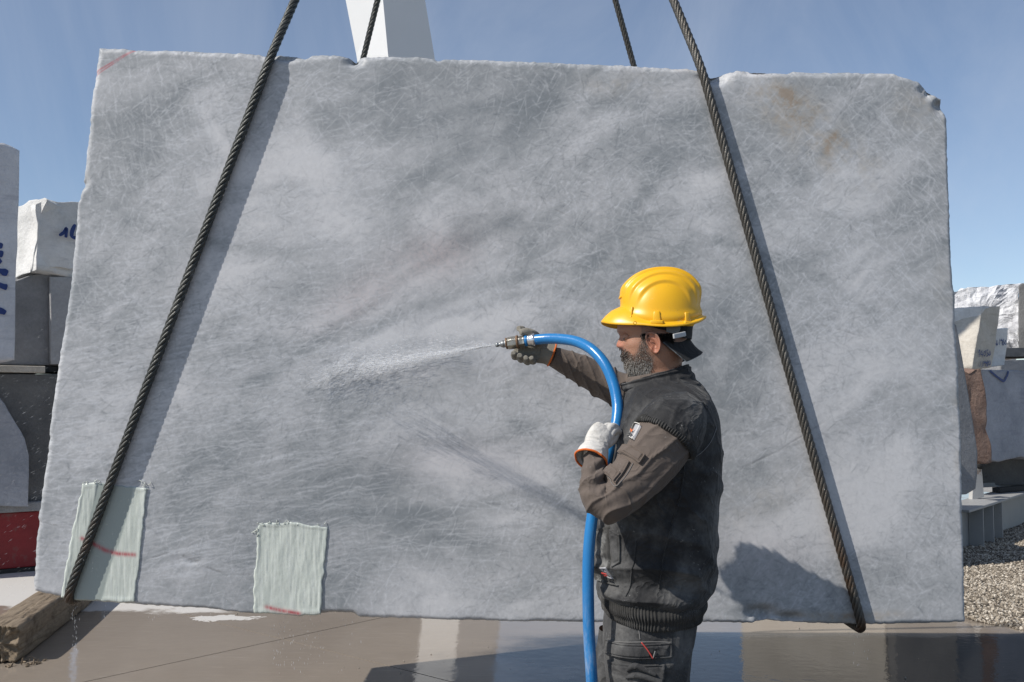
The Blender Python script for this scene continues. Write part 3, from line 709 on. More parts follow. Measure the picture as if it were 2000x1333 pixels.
# red steel beam on the ground with the grey sleeper over it
e1 = unit((.8, .6, 0)); nl = unit(NL)
def long_box(name, z0, z1, back, fwd, length, start, mat, label, cat, group=None):
    c = pA + e1 * (start + length / 2) + nl * ((fwd - back) / 2); c[2] = (z0 + z1) / 2
    V, f = box(c, e1 * length / 2, nl * (fwd + back) / 2, (0, 0, (z1 - z0) / 2))
    root = empty(name, (c[0], c[1], z0), label, cat, group); return root, V, f
root, V, f = long_box('steel_beam', .04, .515, .45, 0, 3.7, -1.6, M_red, 'dark red painted steel beam lying on the ground at left edge', 'steel beam')
bevel(mobj('beam_body', V, f, M_red, root, False), .01)
for s in (-.9, .35, 1.5):
    V, f = box(pA + e1 * s + nl * .012 + np.array([0, 0, .30]), e1 * .018, nl * .014, (0, 0, .018)); bevel(mobj('bolt', V, f, M_dark, root, False), .005)
V, f = box(pA + e1 * .25 - nl * .2 + np.array([0, 0, .019]), e1 * 1.84, nl * .2, (0, 0, .0185)); mobj('shade_strip', V, f, M_dark, root, False)  # black strip standing in for the shadow beneath the red beam
root, V, f = long_box('concrete_sleeper', .518, .60, .6, .05, 3.6, -1.55, M_grey, 'pale grey flat sleeper lying on the red steel beam', 'sleeper'); bevel(mobj('sleeper_body', V, f, M_grey, root, False), .012)
# lower big block, with the rounded slab leaning against it
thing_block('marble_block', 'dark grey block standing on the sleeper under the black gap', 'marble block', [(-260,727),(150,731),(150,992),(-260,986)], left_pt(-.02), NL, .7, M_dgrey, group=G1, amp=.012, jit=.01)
thing_block('marble_slab', 'bluish slab with curved upper edge leaning on the dark block at left edge', 'marble slab', [(-200,650),(-60,730),(-10,768),(8,790),(32,828),(48,858),(56,890),(55,990),(-200,986)], left_pt(.10), NL, .09, M_blue, amp=.006, jit=.012)
V, f = box(PP(20, 721, left_pt(0), NL) - nl * .3, e1 * .28, nl * .3, (0, 0, .03)); 
props(bevel(mobj('wood_spacer', V, f, M_beige, None, False), .006), 'small pale spacer bar in the gap between the stacked left blocks', 'spacer')
V, f = box(PP(120, 721, left_pt(0), NL) - nl * .4, e1 * .2, nl * .28, (0, 0, .028)); 
props(bevel(mobj('wood_spacer', V, f, M_dark, None, False), .006), 'black spacer in the gap beside the pale spacer bar', 'spacer')
thing_block('marble_block', 'tall pale bluish block with blue painted numerals at the left frame edge', 'marble block', [(-240,270),(-20,276),(8,279),(22,285),(39,294),(35,430),(32,560),(29,704),(-30,708),(-240,706)], left_pt(.66), NL, .45, mat_stone('pale_blue_marble', (.52, .53, .56, 1), (.66, .67, .70, 1), streak=(.36, .37, .41, 1)),
            [[(-8,478),(5,482)],[(-8,494),(6,498)],[(-6,508),(2,514)],[(-8,528),(4,531),(15,535)],[(-4,556),(6,560),(14,562)],[(-8,606),(2,608),(11,612)]], .03, G1, amp=.006, jit=.006)
thing_block('marble_block', 'grey block under the white boulder, right of the tall numbered block', 'marble block', [(-40,560),(30,548),(60,536),(98,530),(160,532),(160,716),(-40,712)], left_pt(-.12), NL, .8, M_grey, group=G1, amp=.01, jit=.008)
thing_block('marble_slab', 'narrow light grey slab leaning on the grey block beside the hoisted block', 'marble slab', [(98,541),(160,542),(160,712),(99,712)], left_pt(-.06), NL, .05, mat_stone('light_grey_slab', (.34, .34, .345, 1), (.44, .44, .445, 1)), amp=.004)
def boulder():
    p0 = left_pt(-.02); n = nl
    root = empty('marble_boulder', PP(95, 535, p0, n) - nl * .4, 'rough white boulder with blue painted figures, lit on top, left of hoisted block', 'boulder', G1)
    poly = [(70,398),(88,388),(100,389),(125,393),(170,396),(172,500),(160,520),(140,527),(110,523),(80,524),(62,530),(68,470)]
    V, f = outline_block(poly, p0, n, 1.1, amp=.05, fr=2.2, seed=5, jit=.04); mobj('stone', V, f, M_white, root, True)
    # left flank, turned to the sun
    n2 = unit((-.55, -.83, .1)); poly2 = [(20,414),(36,402),(58,393),(86,388),(90,392),(76,420),(72,470),(70,528),(40,541),(20,548)]
    V, f = outline_block(poly2, PP(74, 450, p0, n), n2, .8, amp=.05, fr=2.6, seed=9, jit=.03); mobj('flank', V, f, M_white, root, True)
    strokes([[(113,462),(122,456),(127,448),(126,466)],[(144,440),(138,455),(139,465),(150,466)],[(158,440),(156,466)]], p0, n, .02, M_paint, root, off=.05)
boulder()

# gantry crane leg (white painted steel box leg, square on to the sun with one face)
def gantry():
    d = 8.6
    Lb, Mb, Rb = PG(832, 790 + 1.44 * F / d), PG(905, 790 + 1.44 * F / (d - .18)), PG(985, 790 + 1.44 * F / d)
    def ring(xl, xm, xr, y):
        a, b, c = P(xl, y, d), P(xm, y, d - .20), P(xr, y, d + .02); e = a + c - b; e[1] = d + .28; return [a, b, c, e]
    z = lambda y: y
    rows = [ring(832,905,985,1118), ring(822,893,974,1000), ring(785,855,940,700), ring(740,808,892,400), ring(696,758,848,108), ring(675,748,830,0), ring(595,690,745,-480)]
    V = np.array([p for r in rows for p in r]); V[:4, 2] = .03
    f = [tuple(x) for x in grid_faces(len(rows), 4, True)] + [(0, 1, 2, 3), tuple(len(V) - 4 + k for k in range(4))]
    root = empty('gantry_crane', (V[0][0], V[0][1], 0), 'white steel gantry crane leg rising behind the top of the block', 'gantry crane')
    mobj('leg', V, f, M_gantry, root, False, fix=True)
    c = V[:4].mean(0); Vb, fb = box((c[0], c[1], .02), (.45, 0, 0), (0, .4, 0), (0, 0, .02)); mobj('base_plate', Vb, fb, M_steel, root, False)
    t0 = V[-4:].mean(0); Vb, fb = box(t0 + np.array([1.2, 0, .3]), (2.4, .0, 0), (0, .35, 0), (0, 0, .35)); bevel(mobj('girder', Vb, fb, M_gantry, root, False), .02)
gantry()

# right-hand yard
NR = (.78, -.62, 0); nr = unit(NR); e2 = unit((.62, .78, 0))
pI = PG(1928, 1062); pI = pI - e2 * 1.3
def ibeam():
    root = empty('crane_rail_beam', pI, 'grey steel I-beam with stiffener ribs lying on gravel at right', 'steel beam')
    L = 9.0; mid = pI + e2 * L / 2
    def pc(name, c, l, w, h): 
        V, f = box(c, e2 * l, nr * w, (0, 0, h)); bevel(mobj(name, V, f, M_steel, root, False), .003, 1)
    hgt = .46
    pc('top_flange', mid + np.array([0, 0, hgt - .0125]), L / 2, .16, .0125)
    pc('bottom_flange', mid + np.array([0, 0, .0125]), L / 2, .16, .0125)
    pc('web', mid + np.array([0, 0, hgt / 2]), L / 2, .012, hgt / 2 - .026)
    for s in (.55, .95, 1.32, 4.6, 7.5):
        pc('stiffener', pI + e2 * s + nr * .082 + np.array([0, 0, hgt / 2]), .009, .068, hgt / 2 - .027)
ibeam()
def ontop(px, py, z): return PG(px, py, z)
def bracket():
    root = empty('steel_bracket', PG(1908, 972, .46), 'pale trapezoid steel bracket with rust streak standing on the I-beam', 'bracket')
    p0 = PG(1905, 975, .462)
    n = unit((.35, -.94, 0)); poly = [(1899,978),(1922,971),(1919,930),(1916,900),(1911,893),(1905,894),(1902,902)]
    V, f = outline_block(poly, p0, n, .05, amp=.001, edge=.004); mobj('plate', V, f, simple('rusty_white_steel', (.48, .47, .45), .6, .12, 6, .15, 50, 0, .4, (.20, .09, .03, 1), 7, (.56, .7)), root, False)
    V, f = tube([PP(1913, 908, p0, n) + n * .03, PP(1913, 908, p0, n) - n * .12], [.045, .045], 16, 2); mobj('pivot', V, f, M_dark, root)
bracket()
pS = P(1890, 800, 9.3)
thing_block('marble_slab', 'grey slab leaning steeply right behind the hoisted block', 'marble slab', [(1830,600),(1868,636),(1872,655),(1880,700),(1892,770),(1905,850),(1910,885),(1909,930),(1906,955),(1888,966),(1830,970)], pS, (.45, -.89, .12), .10, M_grey, amp=.004)
thing_block('stone_slab', 'brown pink raw stone slab standing between grey slab and bluish block', 'stone slab', [(1880,722),(1893,727),(1905,720),(1915,722),(1920,750),(1926,790),(1928,840),(1936,870),(1938,905),(1924,908),(1905,900),(1880,890)], P(1905, 800, 10.0), (.3, -.95, 0), .16, M_brown, amp=.03, fr=5, jit=.02)
pR = P(1930, 800, 10.9); G2 = 'marble blocks stacked at the right edge'
thing_block('marble_block', 'bluish grey block with blue painted tick mark at right edge', 'marble block', [(1880,725),(1918,722),(1940,722),(1975,724),(2140,726),(2140,885),(2060,890),(2010,897),(1995,893),(1950,903),(1928,898),(1880,900)], pR, (.5, -.87, 0), 1.3, M_blue,
            [[(1931,724),(1945,736),(1959,746)],[(1959,746),(1966,732),(1967,725)]], .018, G2, amp=.012, jit=.012)
def cream():
    p0 = P(1917, 640, 10.6); nA = unit((-.72, -.69, 0)); nB = unit((.62, -.78, 0)); 
    root = empty('marble_block', PP(1912, 722, p0, nB), 'cream block with blue painted numbers, one sunlit white side, on the bluish block', 'marble block', G2)
    V, f = outline_block([(1920,598),(1954,598),(1951,632),(1945,668),(1936,719),(1899,722),(1908,655)], p0, nB, .35, amp=.012, fr=9, jit=.01); mobj('stone', V, f, M_beige, root, True)
    V, f = outline_block([(1858,604),(1870,602),(1919,598),(1911,640),(1905,690),(1900,722),(1858,722)], p0, nA, .25, amp=.006, fr=8); mobj('sawn_side', V, f, M_white, root, True)
    z = lambda pts: pts
    strokes([[(1908,690),(1911,684),(1910,698)],[(1916,684),(1913,692),(1918,693)],[(1917,688),(1916,699)],[(1920,687),(1923,690),(1920,696),(1919,690),(1923,685)],[(1928,684),(1925,685),(1926,690),(1928,693),(1924,697)],[(1930,686),(1929,694),(1932,692),(1931,685)],
             [(1913,706),(1911,718)],[(1915,716),(1915,718)],[(1918,706),(1917,717)],[(1922,705),(1920,710),(1924,708),(1922,716)],[(1926,705),(1928,708),(1925,710),(1927,714),(1924,716)],[(1930,705),(1929,713),(1932,711),(1931,704)]], p0, nB, .007, M_paint, root, off=.014)
cream()
thing_block('marble_block', 'small light grey block with number and arrow beside the cream block', 'marble block', [(1930,644),(1969,641),(1966,680),(1962,714),(1930,718)], P(1950, 680, 11.4), (.5, -.87, 0), .4, M_white,
            [[(1946,664),(1946,674)],[(1944,671),(1946,675),(1948,671)],[(1952,662),(1951,674)],[(1956,662),(1954,666),(1957,666),(1956,674)],[(1959,662),(1958,667),(1960,670),(1958,675),(1957,670),(1960,664)],[(1963,664),(1961,672),(1964,672),(1963,664)]], .005, G2, amp=.006)
thing_block('marble_block', 'rough split glittering white block in the distance against the sky at right', 'marble block', [(1840,575),(1868,570),(1890,561),(1925,559),(1965,555),(1992,556),(1991,690),(1920,694),(1840,690)], P(1930, 620, 14.5), (-.35, -.94, .1), 1.2, M_rough, amp=.16, fr=4, jit=.03, flat=True)
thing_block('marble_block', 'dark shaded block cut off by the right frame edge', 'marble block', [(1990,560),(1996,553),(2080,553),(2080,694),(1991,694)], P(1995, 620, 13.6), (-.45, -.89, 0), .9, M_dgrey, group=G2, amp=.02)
thing_block('marble_block', 'long grey ledge block under the rough white block at right', 'marble block', [(1955,704),(2120,700),(2120,730),(1955,730)], P(1990, 715, 12.2), (.4, -.92, 0), 1.0, M_grey, group=G2, amp=.012)
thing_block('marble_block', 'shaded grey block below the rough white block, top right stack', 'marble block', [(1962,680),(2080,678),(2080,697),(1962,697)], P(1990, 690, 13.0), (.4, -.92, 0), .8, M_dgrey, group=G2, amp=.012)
# dark support block and bars on the rail, water bottles
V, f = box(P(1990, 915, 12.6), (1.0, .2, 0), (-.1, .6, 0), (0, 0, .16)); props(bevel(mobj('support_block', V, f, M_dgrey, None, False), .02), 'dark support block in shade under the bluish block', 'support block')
for (x0, y0, x1, y1, w, m, lab) in ((1915,948,2010,944,.030,M_steel,'pale steel bar lying across the I-beam by the bracket'),(1945,958,2020,952,.045,M_dark,'black flat bar lying in front of the pale steel bar'),(1915,938,1990,940,.03,M_dark,'dark rod lying behind the pale steel bar')):
    a, b = PG(x0, y0, .49), PG(x1, y1, .49); d = unit(b - a); c = (a + b) / 2; s = np.cross(d, (0, 0, 1))
    V, f = box(c + np.array([0, 0, 0 if m is M_steel else .004]), (b - a) / 2, s * w, (0, 0, .026)); props(bevel(mobj('steel_bar', V, f, m, None, False), .004), lab, 'steel bar')
def bottle(x, y, k):
    m = bottle.m
    b = PG(x, y, .50); root = empty('water_bottle', b, ['clear plastic water bottle standing nearest the right frame edge', 'clear plastic water bottle left of its twin by the right frame edge'][k], 'bottle', 'water bottles on the beam')
    prof = [(0, 0), (.04, 0), (.043, .02), (.040, .06), (.043, .09), (.040, .13), (.043, .17), (.036, .21), (.016, .245), (.015, .26), (0, .262)]
    th = np.arange(14) / 14 * 2 * np.pi
    V = np.array([[b[0] + r * math.cos(a), b[1] + r * math.sin(a), b[2] + z] for r, z in prof for a in th]); mobj('body', V, grid_faces(len(prof), 14, True), m, root)
    V, f = tube([b + np.array([0, 0, .258]), b + np.array([0, 0, .283])], [.018, .018], 12, 2); mobj('cap', V, f, M_paint, root)
    V = np.array([[b[0] + .0445 * math.cos(a), b[1] + .0445 * math.sin(a), b[2] + z] for z in (.07, .12) for a in th]); mobj('label_band', V, grid_faces(2, 14, True), simple('bottle_label', (.35, .42, .12), .5), root)
bottle.m = NT('clear_plastic').fin((.62, .68, .72, 1), .12); bottle.m.node_tree.nodes['Principled BSDF'].inputs['Alpha'].default_value = .55
bottle(1997, 937, 0); bottle(1988, 939, 1)

# blocks that stand hidden behind the hoisted one and mirror in the wet floor, and shade the gravel
def plain_block(name, label, c, s, yaw, mat, group=None):
    cx, cy = math.cos(yaw), math.sin(yaw); w, dd, h = s
    nx = 14; U = np.linspace(-1, 1, nx); parts = []
    def face(o, a, b):
        A, B = np.meshgrid(U, U, indexing='ij'); p = o + A[..., None] * a + B[..., None] * b; return p.reshape(-1, 3), [tuple(q) for q in grid_faces(nx, nx)]
    ex = np.array([cx, cy, 0]) * w / 2; ey = np.array([-cy, cx, 0]) * dd / 2; ez = np.array([0, 0, h / 2]); c = np.array(c) + ez
    for o, a, b in ((c + ex, ey, ez), (c - ex, ez, ey), (c + ey, ez, ex), (c - ey, ex, ez), (c + ez, ex, ey), (c - ez, ey, ex)): parts.append(face(o, a, b))
    V, f = merge(parts); V = V + .018 * np.stack([fbm(V * 3 + 5, 4), fbm(V * 3 + 25, 4), fbm(V * 3 + 45, 4) * (V[:, 2] > c[2] - h / 2 + .01)], -1)
    o = mobj(name, V, f, mat, None, True); props(o, label, 'marble block', group); return o
plain_block('marble_block', 'cream block mirrored in the wet floor right of the worker', (2.85, 9.4, 0), (1.25, .8, 1.15), -.45, M_beige)
plain_block('marble_block', 'dark block mirrored in the wet floor near the gravel', (3.52, 8.95, 0), (.5, .9, 1.25), -.1, M_dgrey)
plain_block('marble_block', 'dark grey block hidden behind the hoisted block beside the gantry leg', (-2.25, 9.9, 0), (3.6, 1.0, 1.7), .3, M_grey)

# gravel bank on the right (uncountable): real stones
def gravel():
    t = NT('gravel_stones'); c = t.attr('tone')
    col = t.ramp(c, [(0., (.07, .058, .046, 1)), (.35, (.20, .168, .13, 1)), (.7, (.36, .31, .245, 1)), (1., (.62, .56, .47, 1))])
    M = t.fin(col, .8, t.bump(t.noise(t.obj, 120, 3), .3, .004), spec=.3)
    bm = bmesh.new(); bmesh.ops.create_icosphere(bm, subdivisions=1, radius=1); bv = np.array([v.co for v in bm.verts]); bf = np.array([[v.index for v in q.verts] for q in bm.faces]); bm.free()
    N = 85000; r = np.random.default_rng(11)
    X = r.uniform(2.6, 8.5, N * 4); Y = r.uniform(5.8, 13.5, N * 4)
    keep = X > 3.05 + .45 * (6.75 - Y) * (Y < 6.75) * -1 * -1.6 + .25 * fbm(np.stack([X * 1.5, Y * 1.5, X * 0], -1), 3)
    keep &= (X < .60 * Y) & (Y + .18 * fbm(np.stack([X * 3, Y * 3, X * 0 + 7], -1), 3) > 6.30 + .0 * X)
    dens = np.clip((Y - 6.1) / .8, .15, 1); keep &= r.random(N * 4) < dens * np.clip((9.2 / Y) ** 1.4, .25, 1)
    X, Y = X[keep][:N], Y[keep][:N]; n = len(X)
    hgt = .05 * smooth(6.4, 7.6, Y) + .02 * fbm(np.stack([X, Y, X * 0], -1), 3)
    sz = r.uniform(.005, .012, n) * (1 + .25 * (Y > 9)); Z = np.maximum(hgt, 0) + sz * .4 + r.uniform(0, .008, n) * smooth(6.4, 6.9, Y)
    sc = r.uniform(.55, 1.25, (n, 3)) * sz[:, None]
    q = r.normal(size=(n, 4)); q /= np.linalg.norm(q, axis=1, keepdims=True); w, x, y, z = q.T
    Rm = np.stack([1 - 2 * (y * y + z * z), 2 * (x * y - z * w), 2 * (x * z + y * w), 2 * (x * y + z * w), 1 - 2 * (x * x + z * z), 2 * (y * z - x * w), 2 * (x * z - y * w), 2 * (y * z + x * w), 1 - 2 * (x * x + y * y)], -1).reshape(n, 3, 3)
    b = bv[None] * (1 + .22 * r.normal(size=(n, len(bv), 1))) * sc[:, None]
    V = np.einsum('nij,nkj->nki', Rm, b) + np.stack([X, Y, Z], -1)[:, None]
    Fc = (bf[None] + (np.arange(n) * len(bv))[:, None, None]).reshape(-1, 3)
    o = mobj('gravel', V.reshape(-1, 3), Fc, M, None, False, base=(4.5, 9, 0)); fattr(o, 'tone', np.repeat(r.random(n) ** .9, len(bv)))
    props(o, 'loose pale gravel bank beside the wet concrete at right', 'gravel', kind='stuff')
    # packed fines under the stones
    xs = np.linspace(2.7, 9, 50); ys = np.linspace(6.45, 13.5, 60); A, B = np.meshgrid(xs, ys, indexing='ij')
    z = .05 * smooth(6.4, 7.6, B) + .02 * fbm(np.stack([A, B, A * 0], -1), 3) - .004 - .06 * smooth(3.25, 2.9, A - .12 * fbm(np.stack([A * 3, B * 3, A * 0], -1), 2)) - .03 * smooth(6.7, 6.45, B)
    props(mobj('gravel_bed', np.stack([A, B, z], -1).reshape(-1, 3), grid_faces(50, 60), M_earth), kind='structure')
gravel()
def chips():
    r = np.random.default_rng(31); bm = bmesh.new(); bmesh.ops.create_icosphere(bm, subdivisions=1, radius=1); bv = np.array([v.co for v in bm.verts]); bf = np.array([[v.index for v in q.verts] for q in bm.faces]); bm.free()
    n = 900; X = r.uniform(-3.6, 3.6, n); Y = r.uniform(4.9, 8.2, n); k = fbm(np.stack([X * 1.2, Y * 1.2, X * 0], -1), 3) + r.normal(0, .25, n) > .05; X, Y = X[k], Y[k]; n = len(X)
    sz = .0018 + .008 * r.random(n) ** 5; V = bv[None] * (1 + .25 * r.normal(size=(n, len(bv), 1))) * (r.uniform(.5, 1.2, (n, 3)) * sz[:, None])[:, None] + np.stack([X, Y, sz * .4], -1)[:, None]
    o = mobj('stone_chips', V.reshape(-1, 3), (bf[None] + (np.arange(n) * len(bv))[:, None, None]).reshape(-1, 3), simple('chip_stone', (.28, .25, .21), .8, .4, 30), None, False, base=(0, 6.3, 0)); props(o, 'tiny stone chips and grit scattered on the wet concrete', 'stone chips', kind='stuff')
chips()

# old timber baulk on the floor, lower left
def timber():
    t = NT('weathered_timber'); p = t.obj
    gr = t.noise(t.map(p, (0, 0, .06), (60, 3.0, 60)), 1., 6, .65, .3)
    col = t.mix(gr, (.085, .06, .04, 1), (.36, .29, .21, 1)); col = t.mix(t.ramp(t.noise(p, 6, 6, .7), [(.5, 0.), (.72, .8)]), col, (.06, .042, .03, 1))
    M = t.fin(col, .85, t.bump(gr, .8, .012), spec=.2)
    a = PG(38, 1296); b = PG(172, 1186); d = unit(b - a); b = a + d * 2.0; s = unit((d[1], -d[0], 0)); hh = .21
    root = empty('timber_baulk', a, 'split weathered square timber baulk on the wet floor, lower left corner', 'timber')
    NU, K = 90, 96
    U = np.linspace(0, 1, NU); V = []
    for u in U:
        c = a + (b - a) * u + np.array([0, 0, hh / 2]) - s * .11
        for k in range(K):
            th = k / K * 2 * np.pi; cs, sn = math.cos(th), math.sin(th); m = max(abs(cs), abs(sn)) ; ex = .92
            m = (abs(cs) ** 9 + abs(sn) ** 9) ** (1 / 9.)
            V.append(c + s * cs / m * .11 + np.array([0, 0, 1]) * sn / m * hh / 2)
    V = np.array(V); L = np.repeat(U * 2.0, K)
    ctr = a + (b - a) * np.repeat(U, K)[:, None] + np.array([0, 0, hh / 2]) - s * .11
    rd = V - ctr; rr = np.linalg.norm(rd, axis=1, keepdims=True)
    lat = rd @ s; q = np.stack([lat * 22, rd[:, 2] * 22, L * 2.2], -1); crk = fbm(q, 4)
    V = V + rd / rr * (.006 * crk - .016 * np.clip(np.abs(fbm(q * np.array([1.6, 1.6, .5]) + 9, 2)) * -6 + .55, 0, 1))[:, None]
    end = np.exp(-L / .07)[:, None]; V = V + d * (end * .05 * fbm(np.stack([lat * 40, rd[:, 2] * 40, L * 0], -1), 4)[:, None]) - rd * end * .10 * (1 + fbm(q * 3, 3))[:, None] * .9
    V[:, 2] = np.maximum(V[:, 2], .004)
    f = [tuple(x) for x in grid_faces(NU, K, True)]
    # broken end: rings to the middle
    e0 = V[:K].copy(); n0 = len(V); add = []
    for sc in (.86, .7, .52, .35, .18, .02):
        w = e0.mean(0) + (e0 - e0.mean(0)) * sc; w = w + d * (.03 * fbm(w * 45, 4) + .02)[:, None]; add.append(w)
    V = np.vstack([V] + add); prev = np.arange(K)
    for r in range(len(add)):
        cur = n0 + r * K + np.arange(K)
        f += [tuple(x) for x in np.stack([prev, cur, np.roll(cur, -1), np.roll(prev, -1)], -1)]; prev = cur
    f.append(tuple(range((NU - 1) * K, NU * K)))
    mobj('baulk', V, f, M, root, True)
    parts = []
    for k in range(26):
        p0 = a + s * random.uniform(-.2, .12) + d * random.uniform(-.12, .05) + np.array([0, 0, .004]); dr = unit((random.uniform(-1, 1), random.uniform(-1, 1), random.uniform(0, .25)))
        l = random.uniform(.015, .05); parts.append(tube([p0, p0 + dr * l * .5, p0 + dr * l], [.004, .006, .003], 5, 4))
    V, f = merge(parts); props(mobj('splinter', V, f, M, root, False), kind='stuff')
timber()
# ------------------------------------------------------------------ the worker
YM = 2.72
def Q(px, py, Y=None):
    if Y is None: return P(px, py, YM)
    return P(px, py, Y + (YM - 2.78) * float(smooth(2.93, 2.76, Y)))
SCM = F / YM                                                 # pixels per metre at the worker
def inpoly(x, y, poly):
    r = np.zeros(np.shape(x), bool); n = len(poly); j = n - 1
    for i in range(n):
        xi, yi = poly[i]; xj, yj = poly[j]
        c = ((yi > y) != (yj > y)) & (x < (xj - xi) * (y - yi) / (yj - yi + 1e-12) + xi); r ^= c; j = i
    return r

def cloth(name, c, var=.2, dust=None, dscale=5, damt=(.56, .78), rough=.85, wr=.35, scale=9):
    t = NT(name); p = t.obj
    col = t.mix(t.noise(p, scale, 6, .65), tuple(x * (1 - var) for x in c) + (1,), tuple(x * (1 + var) for x in c) + (1,))
    if dust:
        f = t.rng(t.noise(p, dscale, 8, .7), damt[0], damt[1]); f2 = t.rng(t.noise(p, 110, 4, .65), .62, .72, 0, .45)
        col = t.mix(t.math('MULTIPLY', f, .55), col, dust); col = t.mix(t.math('MULTIPLY', f2, t.rng(t.noise(p, 7, 3), .5, .65)), col, (.45, .44, .42, 1))
    cr = t.math('POWER', t.math('SUBTRACT', 1.0, t.math('ABSOLUTE', t.math('MULTIPLY', t.math('SUBTRACT', t.noise(p, 9, 3, .5, .8), .5), 5.0)), True), 3.0)
    h = t.math('ADD', t.math('MULTIPLY', t.noise(p, 26, 5, .6, .5), .6), t.math('MULTIPLY', t.noise(p, 420, 2), .12)); h = t.math('ADD', h, t.math('MULTIPLY', cr, .9))
    t.b.inputs['Sheen Weight'].default_value = .08
    return t.fin(col, rough, t.bump(h, wr, .012), spec=.25)
M_vest = cloth('dusty_black_vest_cloth', (.019, .019, .020), .25, (.19, .187, .18, 1), 5, (.44, .72), .7, .40, 5)
M_sleeve = cloth('brown_grey_sweatshirt', (.118, .094, .079), .15, (.17, .155, .14, 1), 7, (.58, .8))
M_trous = cloth('dusty_dark_trousers', (.036, .036, .037), .25, (.21, .207, .20, 1), 6, (.42, .72))
M_rib = cloth('ribbed_elastic', (.034, .033, .031), .2, (.16, .155, .15, 1), 8, (.5, .75))
M_glove = cloth('white_work_glove', (.60, .58, .54), .08, (.33, .29, .23, 1), 12, (.5, .75), .8)
M_gloved = cloth('dirty_grey_glove', (.20, .185, .155), .25, (.36, .34, .29, 1), 14, (.5, .75), .8)
M_orange = cloth('orange_trim', (.62, .14, .025), .15)
M_cap = cloth('black_cap_cloth', (.016, .017, .018), .2, None, rough=.75, wr=.2)
M_capu = cloth('grey_cap_lining', (.10, .11, .12), .1)
M_boot = simple('black_boot_leather', (.03, .028, .026), .6, .3, 10, .3, 60, 0, .4, (.2, .19, .18, 1), 8)
M_patchw = cloth('grey_label', (.38, .38, .40), .1)
M_thread = simple('seam_thread', (.16, .155, .15), .8)

def skin_mat():
    t = NT('skin'); p = t.obj
    col = t.mix(t.noise(p, 30, 5, .6), (.27, .135, .085, 1), (.40, .21, .135, 1))
    col = t.mix(t.math('MULTIPLY', t.attr('flush'), .5), col, (.46, .15, .10, 1))
    col = t.mix(t.math('MULTIPLY', t.attr('stubble'), .62), col, (.10, .085, .075, 1))
    t.b.inputs['Subsurface Weight'].default_value = .12; t.b.inputs['Subsurface Radius'].default_value = (.012, .005, .003); t.b.inputs['Subsurface Scale'].default_value = .4
    return t.fin(col, .48, t.bump(t.noise(p, 260, 4, .6), .2, .003), spec=.4)
M_skin = skin_mat()

# head: horizontal sections between the face profile and the back of the skull
HS = [(760,1258,1338,.064,2.0),(748,1252,1334,.061,2.0),(738,1244,1332,.061,2.0),(729,1233,1331,.061,2.1),(722,1226,1331,.061,2.2),(714,1221,1331,.0635,2.2),(706,1218,1332,.066,2.2),(698,1216,1334,.068,2.2),(690,1215,1336,.070,2.2),(682,1215,1338,.071,2.2),
      (674,1214,1340,.072,2.2),(666,1213,1342,.073,2.2),(658,1212,1344,.074,2.2),(650,1208,1345,.0745,2.2),(642,1206,1346,.076,2.2),(630,1207,1347,.077,2.2),(615,1210,1346,.077,2.1),(600,1217,1341,.075,2.1),(585,1230,1330,.067,2.0),(573,1248,1314,.050,2.0),(566,1270,1294,.022,2.0)]
def hsec(py, f, b, w, e):
    a, c = Q(f, py), Q(b, py); m = (a + c) / 2; return (m, np.array([-(c[0] - a[0]) / 2, 0, 0]), np.array([0, -w, 0]), e)
head = Loft([hsec(*h) for h in HS])
_hy = np.array([h[0] for h in HS], float)
def head_disp(p, n, u, v):
    py = np.interp(u, np.linspace(0, 1, len(HS)), _hy); y = p[..., 1] - YM; frontm = smooth(.25, .9, np.cos(v * 2 * np.pi)); px1 = 1 / SCM
    g = lambda a, b, s: np.exp(-((a - b) / s) ** 2)
    nose = np.interp(py, [650, 656, 662, 668, 673, 677, 681, 684], [0, 1.5, 4.5, 8, 11, 10, 5, 0]) * px1 * g(y, 0, .0085 + .006 * smooth(664, 677, py)) * frontm
    nost = 3.5 * px1 * (g(y, .016, .007) + g(y, -.016, .007)) * g(py, 677, 4) * frontm
    eye = -5.5 * px1 * (g(y, .031, .016) + g(y, -.031, .016)) * g(py, 659, 6) * frontm
    brow = 2.2 * px1 * g(np.abs(y), .028, .026) * g(py, 647, 4.5) * frontm
    cheek = 2.5 * px1 * g(np.abs(y), .048, .018) * g(py, 676, 9) * smooth(-.1, .6, np.cos(v * 2 * np.pi))
    lips = (2.6 * g(py, 694, 3.2) + 2.6 * g(py, 701, 3.2) - 1.8 * g(py, 697.5, 1.6) - 1.5 * g(py, 708, 3)) * px1 * g(y, 0, .022) * frontm
    chin = 2.5 * px1 * g(py, 718, 6) * g(y, 0, .02) * frontm
    return nose + nost + eye + brow + cheek + lips + chin
head.disp = head_disp

# body under the clothes, one continuous skin
torso_in = Loft([hsec(*h) for h in ((1330,1200,1335,.15,2.3),(1250,1196,1348,.165,2.4),(1180,1192,1355,.165,2.4),(1080,1192,1362,.165,2.4),(980,1198,1372,.175,2.4),(900,1208,1374,.185,2.4),(840,1218,1372,.185,2.3),(800,1226,1364,.165,2.2),(770,1236,1352,.11,2.0),(750,1248,1340,.065,2.0),(725,1252,1334,.058,2.0))])
def ankle(y0): return None
LX = lambda px: (px - 1000) / SCM
near_arm = [Q(1300,862,2.62),Q(1268,902,2.59),Q(1240,936,2.57),Q(1210,964,2.55),Q(1180,978,2.535),Q(1164,962,2.54),Q(1160,930,2.56),Q(1166,885,2.61)]
far_arm = [Q(1280,785,2.94),Q(1250,777,2.965),Q(1212,764,2.99),Q(1172,745,2.995),Q(1135,724,2.99),Q(1102,708,2.977),Q(1078,697,2.962),Q(1050,688,2.955)]
